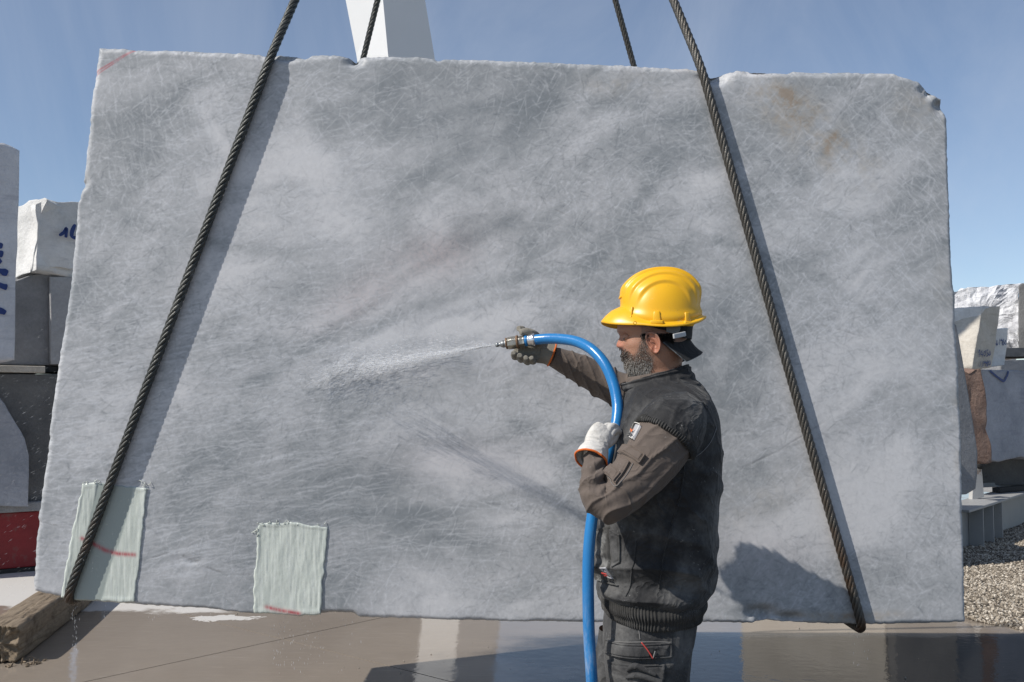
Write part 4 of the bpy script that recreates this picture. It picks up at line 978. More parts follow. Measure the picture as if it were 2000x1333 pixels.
def leg_path(Y, dx): return [np.array([LX(1268) + dx, Y, .80]), np.array([LX(1264) + dx, Y, .66]), np.array([LX(1258) + dx, Y, .50]), np.array([LX(1262) + dx, Y, .30]), np.array([LX(1268) + dx, Y, .09])]
def body():
    parts = [head.mesh(130, 96), torso_in.mesh(50, 48)]
    parts.append(tube(near_arm, [.045, .042, .038, .034, .026, .022, .020, .016], 16)); parts.append(tube(far_arm, [.05, .042, .034, .029, .025, .020, .014, .013], 16))
    for Y, dx in ((2.67, .01), (2.89, -.03)):
        parts.append(tube(leg_path(Y, dx), [.085, .078, .058, .052, .038], 18))
        parts.append(tube([(LX(1268) + dx + .03, Y, .06), (LX(1268) + dx - .08, Y, .05), (LX(1268) + dx - .17, Y, .04)], [.04, .042, .03], 12))
    V, f = merge(parts)
    me = bpy.data.meshes.new('tmp'); me.from_pydata([tuple(v) for v in V], [], f)
    o = bpy.data.objects.new('tmp', me); COL.objects.link(o)
    m = o.modifiers.new('r', 'REMESH'); m.mode = 'VOXEL'; m.voxel_size = .0032
    dg = bpy.context.evaluated_depsgraph_get(); me2 = bpy.data.meshes.new_from_object(o.evaluated_get(dg))
    bpy.data.objects.remove(o)
    n = len(me2.vertices); co = np.zeros(n * 3); me2.vertices.foreach_get('co', co); co = co.reshape(-1, 3)
    fc = [tuple(q.vertices) for q in me2.polygons]
    # ears
    ears = []
    for sgn, Y0 in ((-1, YM - .070), (1, YM + .070)):
        c = Q(1267.5, 673); c[1] = Y0; R_, T_ = 16, 40; pts = []
        for i in range(R_ + 1):
            r = i / R_
            for k in range(T_):
                a = k / T_ * 2 * np.pi; cz, cx = math.sin(a), math.cos(a)
                wz = .031 * (1.0 if cz > 0 else .98); wx = .0165 * (1.1 + .30 * cz) * (1 if cx > 0 else .9)
                hgt = np.interp(r, [0, .25, .45, .62, .74, .86, .95, 1.0], [.001, .001, .006, .005, .010, .0135, .012, .006]) * (1 + .35 * cx) * (1 if cz > -.75 else .8)
                if cx < -.55 and -.5 < cz < .35 and r > .5: hgt *= .55
                tilt = -.25 * cz * wz
                pts.append((c[0] + r * cx * wx + tilt, Y0 + sgn * (hgt + .001 + .010 * max(cx, -.3) * r), c[2] + r * cz * wz))
        for k in range(T_):                                   # turned back behind the rim
            b = np.array(pts[R_ * T_ + k]); pts.append(tuple(b * np.array([1, 0, 1]) + np.array([-.004, Y0 - sgn * .006, 0])))
        ears.append((np.array(pts), [tuple(x) for x in grid_faces(R_ + 2, T_, True)]))
    V, f = merge([(co, fc)] + ears)
    o = mobj('person', V, f, M_skin, None, True, base=(LX(1268), YM, 0), fix=False)
    props(o, 'worker in yellow hard hat, black vest and work trousers spraying the block', 'person')
    px, py = proj(np.stack([V[:, 0], np.full(len(V), YM), V[:, 2]], -1))
    near = smooth(0, .03, YM - V[:, 1])
    inb = np.zeros(len(V)); poly = BEARD
    offs = [(a, b) for a in (-3, 0, 3) for b in (-3, 0, 3)]
    for a, b in offs: inb += inpoly(px + a, py + b, poly)
    hairz = inpoly(px, py, [(1232,628),(1262,628),(1280,640),(1340,640),(1345,690),(1300,690),(1282,668),(1262,655),(1256,668),(1248,668),(1246,645)])
    fattr(o, 'stubble', np.clip(inb / len(offs) + .8 * hairz, 0, 1) * (V[:, 2] > 1.3))
    fl = np.exp(-((px - 1206) / 10) ** 2 - ((py - 674) / 9) ** 2) + .7 * (V[:, 1] < YM - .071) * (np.abs(py - 674) < 26)
    fattr(o, 'flush', np.clip(fl, 0, 1))
    return o
BEARD = [(1249,655),(1258,668),(1259,690),(1268,700),(1266,716),(1258,735),(1245,742),(1232,732),(1221,716),(1214,706),(1209,698),(1207,690),(1212,684),(1221,686),(1228,694),(1235,697),(1241,686),(1246,670)]
PERSON = body()

def hair(name, poly, n, ln, up, col, seed, wd=.0007, both=True):
    r = np.random.default_rng(seed); N = n * 14
    u = r.uniform(.05, .62, N); v = r.uniform(-.32, .32, N); p = head.ev(u, v); nn = head.normal(u, v)
    px, py = proj(np.stack([p[:, 0], np.full(N, YM), p[:, 2]], -1)); k = inpoly(px + r.normal(0, 2.2, N), py + r.normal(0, 2.2, N), poly)
    p, nn, px, py = p[k][:n], nn[k][:n], px[k][:n], py[k][:n]; m = len(p)
    d = nn * up[0] + np.array(up[1]) + r.normal(0, .22, (m, 3)); d /= np.linalg.norm(d, axis=1, keepdims=True)
    L = ln(px, py) * r.uniform(.6, 1.25, m); side = np.cross(d, r.normal(size=(m, 3))); side /= np.linalg.norm(side, axis=1, keepdims=True)
    mid = p + d * (L * .5)[:, None]; tip = p + d * L[:, None] + np.array([0, 0, -1]) * (L * .25)[:, None]
    w = side * wd
    V = np.stack([p - nn * .001 - w, p - nn * .001 + w, mid - w * .8, mid + w * .8, tip], 1).reshape(-1, 3)
    b = np.arange(m) * 5; q = [(i, i + 1, i + 3, i + 2) for i in b] + [(i + 2, i + 3, i + 4) for i in b]
    o = mobj(name, V, q, M_hair, PERSON, True); cattr(o, 'hc', np.repeat(col(px, py, r, m), 5, 0)); return o
def _hm():
    t = NT('hair'); return t.fin(t.attr('hc', 'Color'), .5, spec=.3)
M_hair = _hm()
def beardcol(px, py, r, m):
    g = np.clip(smooth(692, 722, py) * .72 + .24 - .3 * smooth(1222, 1208, px) * (py < 704), .03, .85); wht = r.random(m) < g
    dk = np.array([.072, .054, .042]) * r.uniform(.6, 1.8, (m, 1)); gr = np.array([.31, .295, .27]) * r.uniform(.6, 1.25, (m, 1)); return np.where(wht[:, None], gr, dk)
hair('beard', BEARD, 9000, lambda x, y: .003 + .008 * smooth(695, 732, y), (.45, (.25, 0, -.8)), beardcol, 1, .00042)
hair('moustache', [(1203,686),(1210,683),(1222,687),(1226,697),(1218,702),(1208,698)], 750, lambda x, y: .006 + 0 * x, (.3, (.15, 0, -.8)), lambda x, y, r, m: np.array([.02, .014, .011]) * r.uniform(.5, 2.2, (m, 1)), 2, .0007)
hair('eyebrow', [(1205,643),(1212,642),(1226,645),(1228,650),(1214,649),(1205,651)], 900, lambda x, y: .008 + 0 * x, (.35, (.7, 0, -.1)), lambda x, y, r, m: np.array([.012, .009, .007]) * r.uniform(.5, 1.6, (m, 1)), 3, .0008)
hair('cropped_hair', [(1236,628),(1262,628),(1300,632),(1345,640),(1343,676),(1310,682),(1288,672),(1276,655),(1262,650),(1256,660),(1249,664),(1246,645)], 5000, lambda x, y: .007 + 0 * x, (.6, (.35, 0, -.5)), lambda x, y, r, m: np.array([.016, .013, .011]) * r.uniform(.5, 2.0, (m, 1)), 4, .0007)
# eyes: lids lowered
for s in (-1, 1):
    c = Q(1217.5, 660); c[1] = YM + s * .032
    lid = Loft([(c + np.array([.010, 0, z]), np.array([-r * 1.05, 0, 0]), np.array([0, -r, 0]), 2.0) for z, r in ((-.011, .002), (-.008, .008), (-.003, .0118), (.003, .0118), (.008, .008), (.011, .002))])
    V, f = lid.mesh(20, 24); o = mobj('eyelid', V, f, M_skin, PERSON)
    V, f = tube([c + np.array([-.0005, -.012 * 1, -.0045]), c + np.array([-.0035, -.004, -.006]), c + np.array([-.0035, .004, -.006]), c + np.array([.000, .012, -.0045])], [.0008, .0013, .0013, .0008], 6); mobj('eyelashes', V, f, M_cap, PERSON)

# cap worn backwards under the helmet
def cap():
    secs = [(668,1268,1349,.074),(656,1238,1351,.0785),(646,1208,1352,.0805),(632,1205,1353,.082),(615,1212,1350,.080),(598,1224,1340,.074),(583,1240,1326,.062),(570,1262,1306,.04),(566,1276,1292,.02)]
    secs = [(h[0], h[1], h[2], h[3], 2.2) for h in secs]
    L = Loft([hsec(*h) for h in secs]); L.disp = lambda p, n, u, v: .0012 * fbm(p * 30, 3)
    U, V = np.meshgrid(np.linspace(0, 1, 50), np.arange(96) / 96, indexing='ij')
    pts = L.ev(U, V)
    # lower edge: rises over the ear and the brow, low at the nape
    ang = np.cos(V * 2 * np.pi); lowpy = np.interp(ang, [-1, -.5, -.05, .25, 1], [664, 664, 650, 640, 633])
    zlow = np.array([Q(1280, a)[2] for a in np.linspace(630, 670, 41)]); zl = np.interp(lowpy, np.linspace(630, 670, 41), zlow)
    pts[..., 2] = np.maximum(pts[..., 2], zl)
    o = mobj('cap', pts.reshape(-1, 3), grid_faces(50, 96, True), M_cap, PERSON); o['label'] = 'black cloth cap worn backwards under the hard hat'
    # bill, curved down over the nape
    NU, NV = 22, 30; top_, botm = [], []
    for i in range(NU):
        a = i / (NU - 1)                                      # from cap edge to bill edge
        for k in range(NV):
            w = -1 + 2 * k / (NV - 1)
            root_x = 1343 - 56 * abs(w) ** 2.0; root_y = 656 + 14 * abs(w) ** 1.6
            tip_x = 1372 - 40 * abs(w) ** 2.2; tip_y = 688 + 20 * abs(w) ** 1.8
            x = root_x + (tip_x - root_x) * a; y = root_y + (tip_y - root_y) * a + 5 * math.sin(a * math.pi) * (1 - abs(w))
            p = Q(x, y); p[1] = YM + w * .078; top_.append(p); botm.append(p + np.array([-.002, 0, -.003]))
    V = np.array(top_); mobj('cap_bill', V, grid_faces(NU, NV), M_cap, o)
    mobj('bill_underside', np.array(botm), grid_faces(NU, NV), M_capu, o)
cap()

# ------------------------------------------------------------------ vest
VS = [(1172,1172,1372,.180,2.5),(1150,1166,1380,.188,2.5),(1120,1160,1389,.192,2.5),(1080,1158,1394,.195,2.5),(1030,1160,1397,.198,2.5),(980,1165,1400,.203,2.5),(930,1174,1403,.208,2.4),(890,1183,1404,.212,2.4),(850,1194,1402,.215,2.3),(820,1204,1398,.212,2.3),(795,1211,1391,.200,2.2),(775,1217,1383,.170,2.1),(758,1224,1372,.125,2.0),(746,1232,1360,.088,2.0),(738,1238,1352,.072,2.0)]
vest = Loft([hsec(*h) for h in VS]); _vy = np.array([h[0] for h in VS], float)
def ridged(x): return (1 - np.abs(x)) ** 3
def vest_disp(p, n, u, v):
    py = np.interp(u, np.linspace(0, 1, len(VS)), _vy)
    low = smooth(1000, 1120, py)
    a = fbm(p * np.array([5, 5, 11]) + 3, 3)                               # sagging folds
    fold = .011 * (ridged(fbm(p * np.array([3.2, 3.2, 13]) + 8, 2) * 1.9) - .45) * (.35 + low)
    d1 = fold + .004 * a + .0022 * fbm(p * 26, 3)
    d1 += .010 * np.sin((py - 1140) / 11.) * smooth(1075, 1110, py) * smooth(1172, 1150, py) * (.5 + .8 * fbm(p * 7, 2))
    diag = p[..., 0] * 22 + p[..., 2] * 26; d1 += .004 * (ridged(np.sin(diag + 3 * fbm(p * 5, 2))) - .3) * smooth(1060, 960, py) * smooth(840, 900, py)
    d1 += .003 * (ridged(np.sin(p[..., 0] * 60 + p[..., 2] * 30 + 2.5 * fbm(p * 9, 2))) - .3) * smooth(850, 780, py)
    return d1
vest.disp = vest_disp
V_, f_ = vest.mesh(190, 220)
VEST = mobj('vest', V_, f_, M_vest, PERSON); VEST['label'] = 'padded black work vest with white stone dust'
# ribbed hem
HEM = [(1212,1183,1362,.172),(1204,1178,1367,.180),(1190,1172,1371,.187),(1174,1168,1374,.189),(1164,1169,1374,.186)]
def slope_sec(py, f, b, w, e=2.5, sl=0.0):
    a, c = Q(f, py - sl), Q(b, py + sl); m = (a + c) / 2; return (m, (a - c) / 2, np.array([0, -w, 0]), e)
hem = Loft([slope_sec(h[0] - 6, h[1], h[2], h[3], 2.5, 0) for h in HEM])
def hem_disp(p, n, u, v): return .0017 * np.sin(v * 2 * np.pi * 118 + 6 * fbm(p * 12, 2)) * smooth(0, .15, u) * (.7 + .8 * fbm(p * 20, 2)) + .0022 * np.sin(u * 14 + 2 * fbm(p * 9, 2)) + .004 * fbm(p * 12, 2)
hem.disp = hem_disp
V_, f_ = hem.mesh(30, 760, caps=False)
# the hem dips at the near side, rises to the front
cx = (V_[:, 0] - LX(1170)) / .28
V_[:, 2] += .045 * np.clip(.42 - cx, 0, 1) ** 1.4 * 1.2 + .012 * np.clip(cx - .55, 0, 1)
mobj('hem_band', V_, f_, M_rib, VEST)
# collar
def collar():
    rows = []
    for (fx, fy, bx, by, w) in ((1226,776,1366,752,.105),(1216,764,1357,738,.086),(1211,754,1350,722,.077),(1212,750,1346,714,.074),(1217,753,1342,716,.069),(1226,768,1338,740,.066)):
        a, c = Q(fx, fy), Q(bx, by); rows.append(((a + c) / 2, (a - c) / 2, np.array([0, -w, 0]), 2.15))
    L = Loft(rows); L.disp = lambda p, n, u, v: .003 * fbm(p * 18, 3) + .0018 * np.sin(u * 30)
    V, f = L.mesh(40, 96, caps=False); mobj('collar', V, f, M_vest, VEST)
collar()
def sweater():
    rows = []
    for (fx, fy, bx, by, w) in ((1222,800,1352,770,.10),(1219,775,1350,748,.082),(1221,752,1345,726,.072),(1226,738,1340,720,.067),(1236,742,1336,724,.062)):
        a, c = Q(fx, fy), Q(bx, by); rows.append(((a + c) / 2, (a - c) / 2, np.array([0, -w, 0]), 2.1))
    L = Loft(rows); L.disp = lambda p, n, u, v: .004 * fbm(p * 16, 3) + .003 * np.sin(p[..., 2] * 320 + 3 * fbm(p * 14, 2)) * smooth(.6, .2, u)
    V, f = L.mesh(50, 96, caps=False); mobj('sweatshirt_collar', V, f, M_sleeve, PERSON)
sweater()
# armhole with gathered elastic
def armhole(Y0, sgn):
    parts = []; K = 520; c0 = [(1226,862),(1240,838),(1262,824),(1288,820),(1312,832),(1329,860),(1336,895),(1328,925),(1300,940),(1262,930),(1232,900)]
    ctr = np.array([Q(x, y, Y0) for x, y in c0]); ctr = np.vstack([ctr, ctr[:1]])
    for k, q in enumerate(ctr): q[1] = Y0 - sgn * .0 + sgn * (.026 if q[2] > Q(0, 905)[2] else -.03)
    t = np.arange(K) / K; c = cat_interp(ctr, t); d = np.gradient(c, axis=0); d /= np.linalg.norm(d, axis=1, keepdims=True)
    out = np.cross(d, (0, 1, 0)); mid = c.mean(0); out *= np.sign(np.sum(out * (c - mid), 1, keepdims=True)); nb = np.array([0, -1., 0]) * -sgn
    V = []; M_ = 10
    ruf = .0022 * np.sin(np.arange(K) / K * 2 * np.pi * 80 + 3 * fbm(c * 30, 2)) + .0025 * fbm(c * 60, 2)
    for m in range(M_):
        th = m / M_ * 2 * np.pi
        V.append(c + out * ((.0095 + ruf) * math.cos(th))[:, None] + np.array([0, sgn, 0]) * ((.009 + ruf * .8) * math.sin(th))[:, None])
    V = np.stack(V, 1).reshape(-1, 3); mobj('armhole_trim', V, grid_faces(K, M_, False).tolist() + [((K - 1) * M_ + m, (K - 1) * M_ + m + 1, m + 1, m) for m in range(M_ - 1)], M_rib if sgn < 0 else M_vest, VEST)

# slanted front pocket with label, seams
def vfind(px, py):
    """loft parameters whose surface point on the near side shows at a pixel."""
    U, V = np.meshgrid(np.linspace(0, 1, 160), np.linspace(0, .5, 160), indexing='ij'); p = vest.raw(U, V); x, y = proj(p)
    k = np.argmin((x - px) ** 2 + (y - py) ** 2); return U.ravel()[k], V.ravel()[k]
def quad_panel(loft, finder, corners, off, mat, name, parent, n=(26, 26)):
    c = [np.array(finder(*q)) for q in corners]                     # TL TR BR BL
    A, B = np.meshgrid(np.linspace(0, 1, n[0]), np.linspace(0, 1, n[1]), indexing='ij')
    uv = ((1 - A) * (1 - B))[..., None] * c[0] + (A * (1 - B))[..., None] * c[1] + (A * B)[..., None] * c[2] + ((1 - A) * B)[..., None] * c[3]
    p = loft.ev(uv[..., 0], uv[..., 1]); nn = loft.normal(uv[..., 0], uv[..., 1])
    e = np.minimum(np.minimum(A, 1 - A) * (n[0] - 1), np.minimum(B, 1 - B) * (n[1] - 1))
    o = np.where(e < .5, -.006, np.where(e < 1.5, off * .9, off)) + np.where(e > 2.5, off * .25 * fbm(p * 40, 3), 0) - off * .45 * np.exp(-((e - 3) / .7) ** 2)
    return mobj(name, (p + nn * o[..., None]).reshape(-1, 3), grid_faces(*n), mat, parent)
M_vdust = cloth('stone_dust_on_vest', (.050, .049, .047), .3, (.30, .30, .29, 1), 16, (.46, .62))
quad_panel(vest, vfind, [(1166,1032),(1192,1028),(1204,1148),(1164,1130)], .007, M_vdust, 'pocket', VEST, (26, 50))
quad_panel(vest, vfind, [(1192,1030),(1214,1042),(1212,1100),(1200,1110)], .006, M_vest, 'pocket_flap', VEST, (20, 30))
quad_panel(vest, vfind, [(1182,1104),(1194,1106),(1197,1136),(1185,1132)], .010, M_patchw, 'pocket_label', VEST, (10, 14))
def seam(loft, finder, pts, mat, parent, r=.0012, name='seam'):
    uv = np.array([finder(*q) for q in pts]); t = np.linspace(0, 1, 60); w = cat_interp(uv, t); p = loft.ev(w[:, 0], w[:, 1]) + loft.normal(w[:, 0], w[:, 1]) * .001
    V, f = tube(p, [r] * len(p), 5, 120); mobj(name, V, f, mat, parent)
seam(vest, vfind, [(1338,900),(1360,893),(1385,870),(1400,835)], M_thread, VEST)
seam(vest, vfind, [(1338,900),(1330,960),(1300,1060),(1290,1150)], M_vest, VEST, .0025)
seam(vest, vfind, [(1222,1165),(1235,1110),(1242,1060)], M_vest, VEST, .0022)
# red letter on the pocket label
def lettering(loft, finder, lines, off, wd, mat, parent, name='lettering'):
    parts = []
    for ln in lines:
        uv = np.array([finder(*q) for q in ln]); t = np.linspace(0, 1, 8 * len(ln)); w = np.stack([np.interp(t, np.linspace(0, 1, len(ln)), uv[:, k]) for k in (0, 1)], -1)
        p = loft.ev(w[:, 0], w[:, 1]); n = loft.normal(w[:, 0], w[:, 1]); p = p + n * off; d = np.gradient(p, axis=0); d /= np.linalg.norm(d, axis=1, keepdims=True) + 1e-9; s = np.cross(d, n) * wd
        parts.append((np.stack([p + s, p - s], 1).reshape(-1, 3), grid_faces(len(p), 2)))
    V, f = merge(parts); return mobj(name, V, f, mat, parent)
M_redt = simple('red_print', (.45, .05, .04), .7)
lettering(vest, vfind, [[(1184,1117),(1194,1119)],[(1185,1118),(1187,1127)],[(1187,1123),(1193,1124)]], .0155, .0016, M_redt, VEST)

# ------------------------------------------------------------------ trousers
def trousers():
    hips = Loft([hsec(*h) for h in ((1400,1190,1335,.160,2.5),(1345,1186,1340,.167,2.5),(1300,1183,1345,.172,2.5),(1250,1181,1350,.175,2.5),(1205,1182,1356,.174,2.5),(1170,1186,1358,.170,2.4))])
    def dsp(p, n, u, v): return .006 * (ridged(fbm(p * np.array([6, 6, 9]) + 4, 2) * 2) - .4) + .004 * fbm(p * 16, 3)
    hips.disp = dsp
    V, f = hips.mesh(70, 140, caps=False)
    parts = [(V, f)]
    legs = []
    for Y, dx in ((2.67, .0), (2.89, -.035)):
        X = LX(1264) + dx
        L = Loft([(np.array([X + a, Y + b, z]), np.array([-rx, 0, 0]), np.array([0, -ry, 0]), 2.2) for z, a, b, rx, ry in ((.05, .015, 0, .085, .07), (.10, .01, 0, .092, .075), (.22, .005, 0, .088, .074), (.36, 0, 0, .090, .078), (.50, -.006, 0, .098, .086), (.58, 0, 0, .104, .094), (.68, .0, 0, .104, .092), (.80, .0, .0, .085, .075))])
        L.disp = lambda p, n, u, v: .009 * (ridged(fbm(p * np.array([5, 5, 12]) + 2, 2) * 2) - .4) * (.5 + smooth(.5, .1, u)) + .004 * fbm(p * 18, 3)
        legs.append(L); parts.append(L.mesh(130, 90, caps=False))
    V, f = merge(parts); T = mobj('trousers', V, f, M_trous, PERSON); T['label'] = 'dark dusty cargo trousers'
    def fnd(px, py):
        U, W = np.meshgrid(np.linspace(0, 1, 140), np.linspace(0, .5, 140), indexing='ij'); p = hips.raw(U, W); x, y = proj(p); k = np.argmin((x - px) ** 2 + (y - py) ** 2); return U.ravel()[k], W.ravel()[k]
    quad_panel(hips, fnd, [(1187,1246),(1314,1253),(1314,1284),(1184,1270)], .010, M_trous, 'pocket_flap', T, (60, 22))
    quad_panel(hips, fnd, [(1192,1286),(1300,1296),(1298,1340),(1190,1338)], .008, M_trous, 'cargo_pocket', T, (50, 34))
    seam(hips, fnd, [(1188,1249),(1250,1255),(1312,1256)], M_thread, T, .0013); seam(hips, fnd, [(1186,1268),(1250,1278),(1313,1281)], M_thread, T, .0013)
    seam(hips, fnd, [(1247,1206),(1248,1230),(1250,1250)], M_thread, T, .0014)
    for ln in ([(1254,1253),(1266,1268),(1274,1284)], [(1276,1283),(1280,1270)]):
        uv = np.array([fnd(*q) for q in ln]); p = hips.ev(uv[:, 0], uv[:, 1]) + hips.normal(uv[:, 0], uv[:, 1]) * .014; V, f = tube(p, [.0018] * len(p), 6, 12); mobj('zip_tape', V, f, M_redt if len(ln) == 3 else M_thread, T)
    for ln in ([(1228,1310),(1240,1300),(1258,1306),(1280,1318)], [(1226,1322),(1250,1318),(1290,1330)]):
        uv = np.array([fnd(*q) for q in ln]); p = hips.ev(uv[:, 0], uv[:, 1]) + hips.normal(uv[:, 0], uv[:, 1]) * .010; V, f = tube(p, [.004, .008, .007, .004][:len(p)], 8, 24); mobj('fabric_fold', V, f, M_trous, T)
trousers()
def boots():
    for Y, dx in ((2.67, .0), (2.89, -.035)):
        X = LX(1266) + dx
        L = Loft([(np.array([X - a, Y, z]), np.array([0, -w, 0]), np.array([0, 0, h]), 2.5) for a, z, w, h in ((-.085, .06, .02, .03), (-.075, .075, .038, .065), (-.02, .085, .044, .075), (.06, .07, .045, .060), (.13, .052, .047, .042), (.19, .042, .040, .032), (.22, .034, .015, .014))])
        V, f = L.mesh(50, 40); b = mobj('boot', V, f, M_boot, PERSON)
        S = Loft([(np.array([X - a, Y, .015]), np.array([0, -w, 0]), np.array([0, 0, .014]), 5) for a, w in ((-.09, .02), (-.075, .042), (0, .046), (.08, .046), (.15, .05), (.2, .042), (.228, .012))])
        V, f = S.mesh(40, 24); mobj('sole', V, f, M_dark, b)
boots()

# ------------------------------------------------------------------ sleeves
def sleeve_disp_near(p, n, u, v):
    px, py = proj(p)
    inner = np.exp(-((px - 1172) / 34) ** 2 - ((py - 925) / 42) ** 2)
    f1 = .006 * np.sin((py + .45 * px) / 4.6 + 2.2 * fbm(p * 14, 2)) * inner
    f2 = .006 * (ridged(np.sin((px * .8 + py) / 17 + 2.5 * fbm(p * 8, 2))) - .35)
    return f1 + f2 + .003 * fbm(p * 20, 3) + .005 * fbm(p * 6, 2)
UPN = [Q(1302,862,2.585),Q(1283,880,2.575),Q(1262,908,2.56),Q(1238,938,2.545),Q(1215,962,2.53),Q(1192,982,2.52),Q(1175,985,2.52)]
# upper sleeve swept into the forearm round the elbow
near_path = [Q(1308,842,2.60),Q(1292,868,2.585),Q(1268,902,2.565),Q(1240,936,2.55),Q(1210,966,2.535),Q(1183,985,2.525),Q(1166,972,2.528),Q(1159,945,2.545),Q(1160,915,2.575),Q(1165,890,2.605)]
near_rad = [(.064,.074),(.070,.078),(.069,.072),(.065,.064),(.060,.058),(.054,.047),(.046,.042),(.041,.036),(.038,.032),(.034,.028)]
nsl = limb(near_path, near_rad, ref=(0, -1, 0)); nsl.disp = sleeve_disp_near
def shoulder():
    L = limb([Q(1299,855,2.588),Q(1305,847,2.592),Q(1313,836,2.602),Q(1323,824,2.622),Q(1334,812,2.66),Q(1338,806,2.70)], [(.0740,.0830),(.079,.087),(.081,.087),(.078,.080),(.064,.066),(.04,.04)], ref=(0, -1, 0))
    L.disp = lambda p, n, u, v: .0035 * fbm(p * 14, 3) + .004 * (ridged(np.sin(p[..., 0] * 45 - p[..., 2] * 20 + 3 * fbm(p * 8, 2))) - .3)
    V, f = L.mesh(60, 120, caps=False); mobj('shoulder_panel', V, f, M_vest, VEST)
    K, M_ = 640, 10; v = np.arange(K) / K; u = np.full(K, .075); c = nsl.raw(u, v); n = nsl.normal(u, v); ax_ = unit(nsl.C[1] - nsl.C[2])
    ruf = .0016 * np.sin(v * 2 * np.pi * 80 + 8 * fbm(c * 25, 2)) + .003 * fbm(c * 60, 3); V = []
    for m in range(M_):
        th = m / M_ * 2 * np.pi; V.append(c + n * (.0055 + (.0055 + ruf) * math.cos(th))[:, None] + ax_ * ((.010 + ruf) * math.sin(th))[:, None])
    V = np.stack(V, 1).reshape(-1, 3); i = np.arange(K)[:, None]; m = np.arange(M_)[None]
    Fq = np.stack([i * M_ + m, i * M_ + (m + 1) % M_, ((i + 1) % K) * M_ + (m + 1) % M_, ((i + 1) % K) * M_ + m], -1).reshape(-1, 4)
    mobj('armhole_trim', V, Fq, M_rib, VEST)
shoulder()
V_, f_ = nsl.mesh(220, 120); NS = mobj('sleeve', V_, f_, M_sleeve, PERSON); NS['label'] = 'near sleeve with flap pocket and small logo patch, elbow bent'
_ca = None
def sfind(px, py):
    global _ca
    if _ca is None:
        U, W = np.meshgrid(np.linspace(0, .75, 260), np.linspace(-.25, .25, 160), indexing='ij'); p = nsl.raw(U, W); x, y = proj(p); _ca = (U.ravel(), W.ravel(), x.ravel(), y.ravel())
    U, W, x, y = _ca; k = np.argmin((x - px) ** 2 + (y - py) ** 2); return U[k], W[k]
quad_panel(nsl, sfind, [(1196,880),(1232,902),(1204,949),(1176,920)], .0075, M_sleeve, 'sleeve_pocket', NS, (30, 36))
quad_panel(nsl, sfind, [(1182,896),(1214,925),(1201,945),(1174,924)], .012, M_sleeve, 'pocket_panel', NS, (24, 24))
quad_panel(nsl, sfind, [(1205,862),(1263,890),(1250,908),(1200,882)], .013, M_sleeve, 'pocket_flap', NS, (40, 20))
quad_panel(nsl, sfind, [(1240,827),(1254,833),(1238,861),(1227,853)], .005, M_patchw, 'logo_patch', NS, (14, 20))
lettering(nsl, sfind, [[(1234,842),(1240,846)],[(1236,839),(1238,848)],[(1243,842),(1237,848)]], .0105, .0014, M_orange, NS)
lettering(nsl, sfind, [[(1230,849),(1235,851),(1233,856),(1229,854)],[(1237,851),(1239,855),(1235,858)]], .0105, .0014, M_cap, NS)
lettering(nsl, sfind, [[(1240.5,828),(1253.5,833.5)],[(1253,834),(1238,860.5)],[(1238,860),(1227.5,853)],[(1228,852.5),(1240.5,828.5)]], .0098, .0010, M_glove, NS, 'patch_border')
seam(nsl, sfind, [(1176,923),(1203,951),(1236,905)], M_thread, NS, .0011)

far_path = [Q(1285,780,2.94),Q(1250,775,2.965),Q(1212,762,2.985),Q(1172,743,2.990),Q(1135,722,2.985),Q(1102,706,2.972),Q(1078,696,2.960)]
far_rad = [.070, .062, .056, .050, .045, .037, .029]
fsl = limb(far_path, far_rad, ref=(0, -1, 0))
def far_disp(p, n, u, v):
    px, py = proj(p); w = fbm(p * np.array([10, 10, 6]), 2)
    return .0085 * (ridged(np.sin((px - .35 * py) / 7.2 + 2.0 * w + 1.0 * np.sin(v * 6.283))) - .4) * smooth(1088, 1110, px) * (.6 + .7 * fbm(p * 9 + 4, 2)) + .002 * fbm(p * 26, 2)
fsl.disp = far_disp
V_, f_ = fsl.mesh(200, 80); FS = mobj('sleeve', V_, f_, M_sleeve, PERSON); FS['label'] = 'outstretched wrinkled sleeve of the arm aiming the nozzle'

